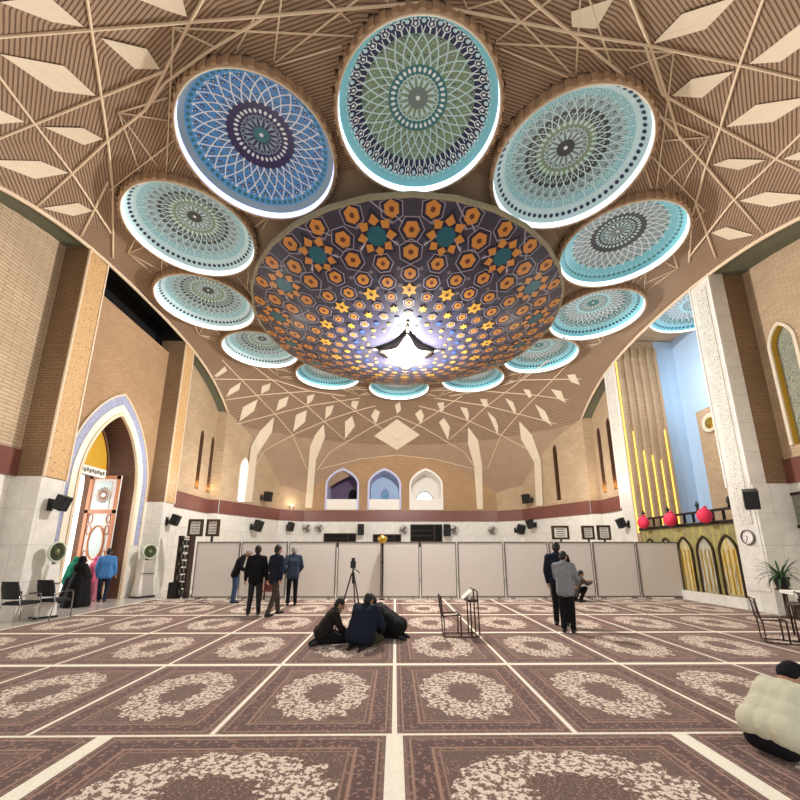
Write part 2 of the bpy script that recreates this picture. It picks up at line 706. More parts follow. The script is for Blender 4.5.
def std_wall(name, p0, p1, brickmat, ops=(), top=10.9, extra=(), band=True):
    """marble dado, red band, brick above; returns the object"""
    pl = Plane(p0, p1)
    mb = MB()
    wall_faces(mb, pl, 0, pl.len, 0, DADO, (), 0)
    if band:
        for z, o in ((BAND0, 0), (BAND1, 0)):
            pass
        wall_faces(mb, pl, 0, pl.len, BAND0, BAND1, (), 1, .06)
        for z in (BAND0, BAND1):
            mb.face([pl.pt(0, z), pl.pt(pl.len, z), pl.pt(pl.len, z, .06), pl.pt(0, z, .06)], 1)
    else:
        wall_faces(mb, pl, 0, pl.len, BAND0, BAND1, (), 2)
    wall_faces(mb, pl, 0, pl.len, BAND1, top, ops, 2)
    mats = [M['marble'], M['band'], brickmat] + list(extra)
    return pl, mb, mats


# ---- left side (travel +y so that n points to +x)
pl, mb, mats = std_wall('wall', (XLS, -2), (XLS, 10.1), M['brick_rib'])
struct('wall_left', mb, mats)


def column(name, xf, xb, y0, y1, panel_mat, low, high, side_high, label):
    """pier between bays: marble foot, brick shaft, a tiled strip up its face"""
    mb = MB()
    mb.bx(xf, xb, y0, y1, 0, DADO, 0)
    mb.bx(xf, xb, y0, y1, DADO, 10.62, 1)
    o = struct(name, mb, [low, side_high], label=label)
    s = 1 if xb < xf else -1
    st = MB()
    st.bx(xf, xf + s * .025, y0 + .05, y1 - .05, DADO + (.02 if high else -3.0), 10.5, 0)
    if high:
        pass
    struct('tile_strip', st, panel_mat, o)
    ed = MB()
    for y in (y0 + .02, y1 - .02):
        ed.bx(xf, xf + s * .05, y - .025, y + .025, DADO, 10.55, 0)
    struct('edge_trim', ed, M['rib'] if high else M['white'], o)
    return o


column('column', XL, -10.2, 10.1, 10.86, M['tile_strip'], M['marble'], True, M['brick_shaded'], 'pier with a tan vine tile strip before the doorway')
column('column', XL, -10.2, 15.6, 16.32, M['tile_strip'], M['marble'], True, M['brick_shaded'], 'pier with a tan vine tile strip beyond the doorway')

# portal wall with the tall pointed doorway
XP = -9.85
plp = Plane((XP, 10.86), (XP, 15.6))
DOOR = dict(c=13.36 - 10.86, w=1.34, zb=0.0, zs=3.9, za=6.36)
mb = MB()
wall_faces(mb, plp, 0, plp.len, 0, DADO, [dict(DOOR)], 0)
wall_faces(mb, plp, 0, plp.len, DADO, 10.05, [dict(DOOR)], 1)
mb.face([plp.pt(0, 10.05), plp.pt(plp.len, 10.05), plp.pt(plp.len, 10.05, -.7), plp.pt(0, 10.05, -.7)], 1)
# recess behind the opening: brown brick barrel
reveal(mb, plp, DOOR, 1.9, 2)
pts = outline(DOOR)
# wall at the recess end: gold tympanum over the open doorway
mb.face([plp.pt(s, max(z, 4.6), -1.9) for s, z in pts], 3)
portal = struct('wall_left', mb, [M['marble'], M['brick_orange'], M['brick_dark'], M['gold_paint']])
mb = MB()
ribbon(mb, plp, DOOR, .0, .10, .10, 2)
ribbon(mb, plp, DOOR, .10, .33, .07, 0, zlow=1.85)
ribbon(mb, plp, DOOR, .33, .62, .05, 1, zlow=1.85)
ribbon(mb, plp, DOOR, .62, .68, .08, 2)
mb.bx(XP, XP + .06, 10.86 + .55, 10.86 + 1.15, 0, 1.85, 3)
mb.bx(XP, XP + .06, 14.72, 15.38, 0, 1.85, 3)
struct('trim_2', mb, [M['white_tile'], M['blue_tile'], M['rib'], M['marble']], label='blue and white tiled border of the pointed doorway')
mb = MB()
mb.bx(XP - 1.95, XP - 1.5, 11.9, 14.9, 4.45, 4.6, 0)
struct('trim_3', mb, M['brick_dark'])
# gilded lunette over the inner doorway
LUN = dict(c=13.02 - 10.86, w=.95, zb=4.3, zs=4.45, za=6.15)
mb = MB()
mb.face([plp.pt(s_, z_, -.62) for s_, z_ in outline(LUN)], 0)
mb.face([plp.pt(s_, z_, -.70) for s_, z_ in reversed(outline(LUN))], 1)
po_ = Plane((XP - .62, 10.86), (XP - .62, 15.6))
ribbon(mb, po_, LUN, 0, .07, .05, 1)
struct('trim_5', mb, [M['gold_paint'], M['brick_dark']], label='gilded arched panel over the inner doorway')
# dark void above the portal wall, under the vault's edge
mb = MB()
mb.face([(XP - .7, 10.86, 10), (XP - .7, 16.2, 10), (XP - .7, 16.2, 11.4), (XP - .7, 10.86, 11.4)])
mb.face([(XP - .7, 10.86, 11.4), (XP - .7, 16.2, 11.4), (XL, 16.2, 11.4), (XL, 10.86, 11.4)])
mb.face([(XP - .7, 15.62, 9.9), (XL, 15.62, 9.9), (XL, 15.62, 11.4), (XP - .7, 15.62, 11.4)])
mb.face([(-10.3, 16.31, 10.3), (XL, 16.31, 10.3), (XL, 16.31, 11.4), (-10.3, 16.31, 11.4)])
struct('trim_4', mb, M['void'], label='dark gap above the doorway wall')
# outside seen through the doorway
mb = MB()
mb.bx(-13.2, -13.1, 10.5, 18, 0, 6)
struct('backdrop_1', mb, M['outdoor'], label='bright daylight outside the doorway')

# carved door leaf standing open against the far jamb
dr = thing('door_1', 'tall carved orange and white door leaf standing open in the doorway', 'door', (-10.3, 14.62, 0))
dr['kind'] = 'structure'
mb = MB()
W_, H_ = 1.12, 4.42
mb.bx(-W_, 0, -.05, .01, .02, H_, 0)
obj('leaf', mb, M['white'], dr)
mb = MB()
for x0, x1 in ((-W_, -W_ + .12), (-.12, 0)):
    mb.bx(x0, x1, -.09, -.045, .02, H_)
for z in (.02, .75, 3.0, 4.28):
    mb.bx(-W_, 0, -.09, -.045, z, z + .13)
obj('door_frame', mb, M['wood'], dr)
mb = MB()
c = Vector((-W_ / 2, -.07, 1.95))
mb.tube([c + Vector((.27 * math.cos(a), 0, .60 * math.sin(a))) for a in [2 * PI * k / 28 for k in range(28)]], .03, 6, closed=True)
for zz, rr in ((3.68, .30), (3.68, .17), (.42, .16)):
    for r0 in (0, PI / 8):
        P = []
        for k in range(16):
            r_ = rr * (1 if k % 2 else .55)
            P.append((-W_ / 2 + r_ * math.cos(2 * PI * k / 16 + r0), -.065, zz + r_ * math.sin(2 * PI * k / 16 + r0)))
        mb.tube(P, .014, 5, closed=True)
for sx in (-1, 1):
    for zz in (1.1, 1.5, 2.4, 2.8):
        P = [(-W_ / 2 + sx * (.33 + .08 * math.cos(a)), -.065, zz + .18 * math.sin(a)) for a in [2 * PI * k / 10 for k in range(10)]]
        mb.tube(P, .014, 5, closed=True)
obj('tracery', mb, M['wood'], dr)
mb = MB()
mb.lathe([(.001, 0), (1, 0)], 28, M=Matrix.Translation((-W_ / 2, -.062, 1.95)) @ Matrix.Diagonal((.26, 1, .59, 1)) @ Matrix.Rotation(PI / 2, 4, 'X'))
mb.bx(-W_ + .3, -.3, -.062, -.05, 3.2, 4.18)
obj('oval_pane', mb, [plain('frosted_glass', (206, 224, 214), .15)], dr)
# second leaf edge on the near jamb
d2 = thing('door_2', 'narrow wooden edge of the other open door leaf', 'door', (-11.7, 12.15, 0))
d2['kind'] = 'structure'
mb = MB()
mb.bx(0, .06, 0, .5, .02, 4.42)
obj('leaf', mb, M['wood'], d2)
sg = thing('sign', 'small white sign board hung over the open doorway', 'sign', (-10.40, 13.25, 4.32))
mb = MB()
mb.bx(-.03, .03, -.6, .6, -.15, .15)
obj('board', mb, M['white'], sg)
mb = MB()
for k in range(9):
    yy = -.52 + k * .12
    mb.bx(.03, .037, yy, yy + .09, -.05 - .03 * (k % 2), .05 + .03 * ((k + 1) % 2))
obj('lettering_band', mb, M['alu'], sg)

# left bay beyond the doorway
XB = -9.7
plb = Plane((XB, 16.32), (XB, 20.6))
SL = [dict(c=18.95 - 16.32, w=.17, zb=4.6, zs=7.3, za=7.6), dict(c=20.12 - 16.32, w=.17, zb=4.6, zs=7.3, za=7.6)]
pl, mb, mats = std_wall('wall', (XB, 16.32), (XB, 20.6), M['brick'], SL, extra=[M['brick_dark']])
for o in SL:
    reveal(mb, plb, o, .35, 3, 3)
struct('wall_left', mb, mats)
CL = [(XL, 20.4), (-7.4, 25.0), (-6.0, YB)]
AW = dict(c=1.62, w=.28, zb=4.35, zs=6.2, za=6.8)
pl, mb, mats = std_wall('wall', CL[0], CL[1], M['brick'], [AW], extra=[M['white'], M['outdoor']])
reveal(mb, pl, AW, .25, 3, 4)
mb.bx(XL, XL - .6, 20.36, 20.44, 0, DADO, 0)
mb.bx(XL, XL - .6, 20.34, 20.46, BAND0, BAND1, 1)
mb.bx(XL, XL - .6, 20.36, 20.44, BAND1, 10.9, 2)
struct('wall_left', mb, mats)
mb = MB()
ribbon(mb, pl, AW, 0, .08, .04, 0)
struct('window_1', mb, M['white'])
pl, mb, mats = std_wall('wall', CL[1], CL[2], M['brick'])
struct('wall_left', mb, mats)

# ---- back wall, three white arched balconies
plk = Plane((-6.0, YB), (6.8, YB))
BW = [dict(c=c_ + 6.0, w=1.0, zb=4.32, zs=6.0, za=6.98) for c_ in (-3.55, -.72, 2.08)]
pl, mb, mats = std_wall('wall', (-6.0, YB), (6.8, YB), M['brick_orange'], BW)
struct('wall_back', mb, mats)
inner = [(M['lilac'], M['purple']), (M['lilac'], M['pale_blue']), (M['white'], M['white'])]
for i, o in enumerate(BW):
    mb = MB()
    reveal(mb, plk, o, 1.6, 0, 1)
    w = struct('window_%d' % (i + 2), mb, list(inner[i]), label='arched balcony opening in the end wall')
    mb = MB()
    ribbon(mb, plk, o, 0, .13, .06, 0)
    obj('arch_frame', mb, M['lilac'] if i < 2 else M['white'], w)
    mb = MB()
    x0 = -6.0 + o['c']
    mb.bx(x0 - 1.0, x0 + 1.0, YB - .04, YB + .12, 4.32, 5.02)
    obj('parapet', mb, M['white'], w)
    mb = MB()
    q = dict(c=o['c'] + (.55 if i == 0 else 0), w=(.3, .28, .55)[i], zb=4.4, zs=(5.55, 5.6, 5.2)[i], za=(5.95, 6.0, 5.75)[i])
    pp = Plane((-6.0, YB + 1.56), (6.8, YB + 1.56))
    mb.face([pp.pt(s, z) for s, z in outline(q)], 0)
    ribbon(mb, pp, q, 0, .07, .04, 1)
    obj('far_doorway', mb, [(M['void'], plain('sea_blue_plaster', (120, 164, 196), .6), M['outdoor'])[i], (M['purple'], M['lilac'], M['alu'])[i]], w)

# ---- right side, seen from y=20 to the corner
CR = [(6.8, YB), (8.2, 25.0), (XR, 20.4)]
pl, mb, mats = std_wall('wall', CR[0], CR[1], M['brick'])
struct('wall_right', mb, mats)
SR1 = dict(c=3.0, w=.15, zb=4.5, zs=7.5, za=7.8)
pl, mb, mats = std_wall('wall', CR[1], CR[2], M['brick'], [SR1], extra=[M['brick_dark']])
reveal(mb, pl, SR1, .3, 3, 3)
mb.bx(XR, XR + .7, 20.36, 20.44, 0, DADO, 0)
mb.bx(XR, XR + .7, 20.34, 20.46, BAND0, BAND1, 1)
mb.bx(XR, XR + .7, 20.36, 20.44, BAND1, 10.9, 2)
struct('wall_right', mb, mats)
XRB = 10.85
plr = Plane((XRB, 20.6), (XRB, 17.6))
SR = [dict(c=.75, w=.17, zb=4.6, zs=7.8, za=8.1), dict(c=1.75, w=.17, zb=4.6, zs=8.0, za=8.3)]
pl, mb, mats = std_wall('wall', (XRB, 20.6), (XRB, 17.6), M['brick'], SR, extra=[M['brick_dark']])
for o in SR:
    reveal(mb, plr, o, .35, 3, 3)
struct('wall_right', mb, mats)
column('column', XR, XRB + .3, 16.76, 17.62, M['marble'], M['marble'], False, M['marble'], 'white marble pier beyond the golden screen')
cr = column('column', XR, XRS + .4, 11.0, 11.85, M['marble'], M['marble'], False, M['brick_shaded'], 'white marble pier with a script strip before the golden screen')
mb = MB()
mb.bx(XR - .03, XR - .045, 11.18, 11.6, 2.4, 10.2)
struct('script_strip', mb, M['script_tile'], cr)
mb = MB()
mb.bx(XR, XR + .42, 10.985, 11.0, 0, 10.6, 0)
struct('marble_return', mb, M['marble'], cr)
# front right bay
plf = Plane((XRS, 11.0), (XRS, -2))
WF = dict(c=.72, w=.33, zb=4.6, zs=7.6, za=8.2)
pl, mb, mats = std_wall('wall', (XRS, 11.0), (XRS, -2), M['brick'], [WF], extra=[M['gold_paint'], M['green_grille']])
reveal(mb, plf, WF, .16, 3, 4)
struct('wall_right', mb, mats)
mb = MB()
ribbon(mb, plf, WF, 0, .09, .05, 0)
struct('window_5', mb, M['cream'])
# alcove: far side wall of ribbed brick with warm LED strips
mb = MB()
mb.bx(XR + .02, 12.25, 16.72, 17.2, 0, 11.4, 0)
struct('wall_alcove_side', mb, M['brick'])
for k in range(6):
    x = 10.42 + k * .36
    m2 = MB()
    m2.bx(x - .05, x + .05, 16.62, 16.719, .0, 11.0, 0)
    o = struct('trim_%d' % (20 + k), m2, M['brick'], label='upright brick rib in the alcove')
    m3 = MB()
    m3.bx(x - .078, x - .052, 16.69, 16.718, 2.4, (10.4, 6.9, 6.0, 5.8, 5.6, 7.0)[k], 0)
    obj('light_strip', m3, M['led'], o)
mb = MB()
mb.bx(12.25, 13.2, 16.76, 17.2, 0, 11.4, 0)
struct('wall_alcove_side', mb, M['pale_blue'])
mb = MB()
mb.bx(13.2, 13.5, 9, 17.2, 0, 11.5, 0)
mb.bx(13.14, 13.2, 14.2, 16.0, 2.0, 7.55, 1)
mb.bx(13.1, 13.2, 14.3, 14.5, 2.0, 5.9, 2)
struct('wall_alcove_back', mb, [M['pale_blue'], M['brick'], M['white']])
mb = MB()
mb.bx(XRS + .4, 13.4, 10.9, 11.0, 0, 11.5, 0)
struct('wall_alcove_side', mb, M['brick'])
mb = MB()
mb.bx(XR + .05, 13.4, 10.5, 17.2, 11.45, 11.6)
struct('ceiling_alcove', mb, M['brick'])
rs = thing('wall_rosette', 'round gilded rosette on the brick panel in the alcove', 'wall ornament', (13.12, 15.3, 6.85))
MR = Matrix.Rotation(-PI / 2, 4, 'Y')
mb = MB()
mb.lathe([(.34, 0), (.42, .05), (.36, .09), (.28, .05), (.001, .04)], 24, M=MR)
obj('rim', mb, M['cream'], rs)
mb = MB()
mb.lathe([(.24, .05), (.2, .09), (.12, .07), (.06, .12), (.001, .12)], 16, M=MR)
obj('boss', mb, M['gold'], rs)

# (east, north, collar radius) of the twelve, clockwise from the one before the canopy
RZ = 10.6
RING = [(0.47, 6.49, 1.79), (4.14, 7.52, 1.85), (6.83, 10.04, 1.80), (7.83, 13.57, 1.77), (6.85, 16.83, 1.74), (4.13, 19.37, 1.71), (0.20, 20.54, 1.75), (-3.52, 19.04, 1.73), (-6.18, 16.42, 1.73), (-7.08, 13.00, 1.76), (-5.93, 9.66, 1.79), (-3.19, 7.31, 1.81)]

# ------------------------------------------------------------------ vault
xs = [XL + (XR - XL) * i / 195 for i in range(196)]
ys = [1.0 + 25.4 * j / 254 for j in range(255)]
vid, vs, fs = {}, [], []
for j, y in enumerate(ys):
    for i, x in enumerate(xs):
        vid[i, j] = len(vs)
        up_ = .8 if any(math.hypot(x - a, y - b) < c * .97 for a, b, c in RING) else 0.0   # wells that take the medallions
        vs.append((x, y, zc(x, y) + up_))
for j in range(len(ys) - 1):
    for i in range(len(xs) - 1):
        q = [vid[i, j], vid[i, j + 1], vid[i + 1, j + 1], vid[i + 1, j]]
        if max(vs[k][2] for k in q) > 3.8:
            fs.append(q)
mb = MB()
mb.mesh(vs, fs, 0, False)
ceil = struct('ceiling', mb, M['ceiling'])
# edge beams: soffits over the set-back bays, with a thin cream arris
for sgn, xa, xb, spans in ((-1, XL, XLS - .1, ((1, 10.1), (16.3, 20.5))), (1, XR, XRS + .1, ((1, 11.0), (17.6, 20.5)))):
    for (y0, y1) in spans:
        mb = MB()
        n = 30
        for k in range(n):
            ya, yb = y0 + (y1 - y0) * k / n, y0 + (y1 - y0) * (k + 1) / n
            za, zb = zc(xa, ya), zc(xa, yb)
            mb.face([(xa, ya, za - .02), (xa, yb, zb - .02), (xb, yb, zb - .02), (xb, ya, za - .02)], 0)
            mb.face([(xa, ya, za - .02), (xa, ya, za + .12), (xa, yb, zb + .12), (xa, yb, zb - .02)], 0)
        struct('beam', mb, M['soffit'], ceil)
for xa, y1 in ((XL, 20.4), (XR, 20.4)):
    mb = MB()
    mb.tube([(xa, y, zc(xa, y) - .03) for y in [1 + (y1 - 1) * k / 40 for k in range(41)]], .06, 6)
    struct('rib', mb, M['rib'], ceil)


def rib(px, r=.028, n=7):
    P = []
    for (a, b) in zip(px, px[1:]):
        for k in range(n):
            P.append(hit(a[0] + (b[0] - a[0]) * k / n, a[1] + (b[1] - a[1]) * k / n, .02))
    P.append(hit(px[-1][0], px[-1][1], .02))
    mb = MB()
    mb.tube(P, r, 6)
    struct('rib', mb, M['rib'], ceil)


RIBS = [
    [(85, -14), (96, 61), (108, 142), (113, 189), (113, 258)],
    [(-20, 40), (0, 37), (91, 30), (192, 22), (265, 16), (420, 3), (540, 26), (568, 32), (650, 46), (736, 64), (820, 84)],
    [(210, -14), (189, 24), (165, 71), (145, 110), (108, 140), (37, 206)],
    [(-20, 146), (0, 138), (98, 98), (165, 71)],
    [(-20, 52), (0, 78), (71, 172), (111, 233)],
    [(108, 182), (81, 236)],
    [(145, 110), (165, 83), (209, 51), (265, 17)],
    [(524, -6), (570, 32), (618, 71), (678, 135), (705, 165), (763, 233)],
    [(627, -10), (650, 46), (668, 101), (678, 135)],
    [(768, -14), (739, 67), (719, 132), (705, 169), (692, 216), (689, 262)],
    [(645, 46), (662, 94), (719, 127), (773, 157), (825, 182)],
    [(825, 112), (800, 135), (732, 202), (690, 256)],
    [(695, 202), (716, 258)],
    [(222, 360), (275, 414), (293, 435), (307, 470)],
    [(245, 360), (307, 406), (345, 440)],
    [(212, 379), (275, 380), (310, 391)],
    [(225, 400), (260, 395), (310, 391), (345, 396)],
    [(237, 424), (275, 414), (307, 406), (360, 398)],
    [(254, 468), (265, 450), (293, 435), (325, 421), (352, 412), (375, 406)],
    [(317, 470), (330, 452), (372, 427), (397, 416)],
    [(332, 396), (375, 424), (397, 440)],
    [(320, 469), (360, 459), (397, 455), (434, 459), (474, 469)],
]
MIRR = []
for r_ in RIBS[13:21]:
    MIRR.append([(794 - x, y) for x, y in r_])
for r_ in RIBS + MIRR:
    rib(r_)

# web of crossing ribs between the medallions
RB = 9.2
for m_ in (4, 7):
    for k in range(24):
        a0, a1 = 2 * PI * (k + .1) / 24, 2 * PI * (k + m_ + .1) / 24
        p0 = Vector((CX + RB * math.sin(a0), CY - RB * math.cos(a0), 0))
        p1 = Vector((CX + RB * math.sin(a1), CY - RB * math.cos(a1), 0))
        run = []
        for i in range(61):
            q = p0.lerp(p1, i / 60)
            ok = XL + .1 < q.x < XR - .1 and not any(math.hypot(q.x - a, q.y - b) < c * 1.0 for a, b, c in RING)
            if ok:
                run.append((q.x, q.y, zc(q.x, q.y) - .015))
            if (not ok or i == 60) and run:
                if len(run) > 3:
                    mb = MB()
                    mb.tube([run[0], run[len(run) // 2], run[-1]], .018, 5)
                    struct('rib', mb, M['rib'], ceil)
                run = []


def diamond(quads, n=4):
    """raised cream lozenge on the vault; quads are stacked corner quadruples"""
    mb = MB()
    for (a, b, c, d) in quads:
        G = {}
        for i in range(n + 1):
            for j in range(n + 1):
                s, t = i / n, j / n
                u = (a[0] * (1 - s) + b[0] * s) * (1 - t) + (d[0] * (1 - s) + c[0] * s) * t
                v = (a[1] * (1 - s) + b[1] * s) * (1 - t) + (d[1] * (1 - s) + c[1] * s) * t
                G[i, j] = (hit(u, v, .035), hit(u, v, -.02))
        for i in range(n):
            for j in range(n):
                mb.face([G[i, j][0], G[i + 1, j][0], G[i + 1, j + 1][0], G[i, j + 1][0]], 0)
        ed = [(i, 0) for i in range(n)] + [(n, j) for j in range(n)] + [(n - i, n) for i in range(n)] + [(0, n - j) for j in range(n)]
        for k in range(len(ed)):
            p, q = G[ed[k]], G[ed[(k + 1) % len(ed)]]
            mb.face([p[0], p[1], q[1], q[0]], 0)
    struct('diamond_panel', mb, M['cream'], ceil)


KITES = [
    [(0, 2), (48, -4), (84, 27), (52, 22)], [(135, -2), (182, -2), (187, 17), (165, 10)], [(0, 54), (64, 66), (96, 96), (54, 91)],
    [(101, 38), (147, 49), (160, 69), (135, 69)], [(-22, 105), (0, 110), (25, 122), (-2, 124)], [(44, 127), (83, 128), (103, 139), (84, 145)],
    [(-15, 160), (40, 161), (69, 173), (35, 179)], [(42, 208), (78, 203), (93, 211), (73, 216)],
    [(571, 12), (614, -2), (596, 29), (572, 27)], [(653, 44), (682, 14), (738, -4), (706, 29)], [(672, 96), (692, 79), (734, 71), (702, 98)],
    [(749, 64), (800, 24), (840, 20), (780, 62)], [(726, 127), (756, 105), (815, 96), (773, 122)], [(712, 165), (729, 159), (766, 160), (739, 170)],
    [(739, 201), (766, 192), (815, 196), (771, 207)], [(711, 233), (726, 227), (754, 235), (729, 240)], [(783, 159), (802, 151), (830, 150), (808, 161)],
    [(214, 376), (225, 366), (227, 371), (217, 377)], [(226, 397), (230, 389), (241, 382), (239, 390)], [(239, 422), (243, 407), (258, 399), (254, 411)],
    [(261, 394), (262, 386), (271, 383), (269, 390)], [(276, 411), (279, 400), (289, 396), (286, 406)], [(307, 405), (307, 396), (315, 394), (312, 401)],
    [(293, 432), (296, 415), (307, 410), (305, 422)], [(325, 419), (326, 407), (334, 405), (331, 414)], [(345, 439), (345, 422), (352, 416), (355, 426)],
    [(351, 406), (352, 401), (359, 401), (356, 410)], [(371, 416), (375, 409), (380, 412), (376, 424)], [(374, 436), (397, 419), (420, 435), (397, 450)],
    [(395, 405), (400, 402), (401, 410), (397, 414)], [(415, 414), (421, 409), (424, 416), (421, 424)], [(439, 422), (444, 418), (450, 427), (448, 440)],
    [(437, 403), (444, 402), (444, 410), (441, 412)], [(460, 407), (467, 408), (469, 415), (468, 422)], [(480, 399), (487, 399), (488, 406), (484, 407)],
    [(487, 411), (495, 418), (498, 426), (498, 436)], [(505, 398), (513, 402), (516, 410), (515, 415)], [(523, 389), (530, 390), (532, 397), (529, 398)],
    [(535, 404), (545, 411), (552, 426), (542, 419)], [(551, 389), (561, 391), (566, 403), (558, 399)], [(567, 375), (575, 374), (580, 385), (571, 382)],
]
for q in KITES:
    diamond([q], 3)
diamond([[(274, 417), (274, 418), (272, 432), (260, 431)], [(260, 431), (272, 432), (257, 455), (251, 446)], [(251, 446), (257, 455), (252, 502), (244, 502)]])
diamond([[(323, 425), (324, 425), (325, 437), (315, 435)], [(315, 435), (325, 437), (316, 460), (310, 447)], [(310, 447), (316, 460), (312, 508), (305, 508)]])
diamond([[(468, 428), (469, 428), (478, 440), (468, 444)], [(468, 444), (478, 440), (482, 465), (474, 465)], [(474, 465), (482, 465), (483, 509), (477, 509)]])
diamond([[(519, 422), (520, 422), (532, 435), (521, 439)], [(521, 439), (532, 435), (541, 461), (534, 462)], [(534, 462), (541, 461), (543, 506), (536, 506)]])

# ------------------------------------------------------------------ ceiling medallions
DR = 1.74
DOME_Z0, DOME_H = .15, .50


def dz(r):
    return DOME_Z0 + DOME_H * max(0, 1 - r * r) ** .7


class Polar:
    """flat tiles laid on the inside of the shallow dome"""
    def __init__(self):
        self.mb = MB()
        self.layer = 1

    def P(self, r, a):
        return (DR * r * math.cos(a), DR * r * math.sin(a), dz(r) - .004 * self.layer)

    def poly(self, ra, mat):
        self.mb.face([self.P(r, a) for r, a in ra], mat)

    def oval(self, r, a, dr, da, mat, n=8):
        self.poly([(r + dr * math.cos(2 * PI * k / n), a + da * math.sin(2 * PI * k / n)) for k in range(n)], mat)

    def line(self, r0, a0, r1, a1, w, mat, n=5):
        for k in range(n):
            ra, aa = r0 + (r1 - r0) * k / n, a0 + (a1 - a0) * k / n
            rb, ab = r0 + (r1 - r0) * (k + 1) / n, a0 + (a1 - a0) * (k + 1) / n
            dx, dy = rb - ra, (ab - aa) * (ra + rb) / 2
            L = math.hypot(dx, dy) or 1
            nx, ny = -dy / L * w, dx / L * w
            self.poly([(ra + nx, aa + ny / max(ra, .05)), (rb + nx, ab + ny / max(rb, .05)), (rb - nx, ab - ny / max(rb, .05)), (ra - nx, aa - ny / max(ra, .05))], mat)


def palette(d):
    return [plain('tile_' + k, c, .35, vary=.08, scale=3) for k, c in d]


TILES = palette([('white', (238, 242, 238)), ('navy', (44, 52, 84)), ('turquoise', (134, 204, 214)), ('teal', (66, 124, 128)), ('olive', (138, 156, 124)),
                 ('grey', (122, 134, 128)), ('violet', (60, 52, 92)), ('blue', (84, 150, 208)), ('pale', (204, 230, 230)), ('charcoal', (62, 66, 68)), ('slate', (154, 176, 182)), ('sky', (96, 168, 216))])
WH, NV, TQ, TE, OL, GR, VI, BL, PA, CH, SLT, SK = range(12)

STY = {
    # rings: (outer radius, colour)
    'green': dict(rings=[(.13, GR), (.27, OL), (.38, TE), (.72, OL), (.90, NV), (1.0, TQ)], lat=(.40, .72, 30, PA, OL), lace=(.72, .9, WH), ov=(.325, WH), pet=(.13, .27, PA), edge=('check', .91, .985, PA)),
    'blue': dict(rings=[(.11, TE), (.37, VI), (.46, VI), (.84, BL), (.93, SK), (1.0, SLT)], lat=(.46, .84, 30, WH, VI), lace=None, ov=(.33, WH), pet=(.12, .27, SLT), edge=('dots', .86, .92, TE)),
    'grey': dict(rings=[(.12, CH), (.30, GR), (.40, OL), (.56, CH), (.72, SLT), (.84, TQ), (1.0, PA)], lat=(.40, .76, 32, PA, CH), lace=(.68, .84, PA), ov=(.36, PA), pet=(.12, .29, PA), edge=('dots', .90, .96, NV)),
    'white': dict(rings=[(.10, GR), (.38, CH), (.46, CH), (.76, SLT), (.88, TQ), (1.0, TQ)], lat=(.46, .78, 30, WH, GR), lace=None, ov=(.34, PA), pet=(.1, .28, PA), edge=('dots', .91, .95, TE)),
    'aqua': dict(rings=[(.12, TE), (.30, GR), (.40, TQ), (.62, SLT), (.80, TE), (1.0, TQ)], lat=(.40, .66, 30, WH, TE), lace=(.66, .82, PA), ov=(.35, WH), pet=(.12, .28, PA), edge=('dots', .88, .95, NV)),
}
_medcache = {}


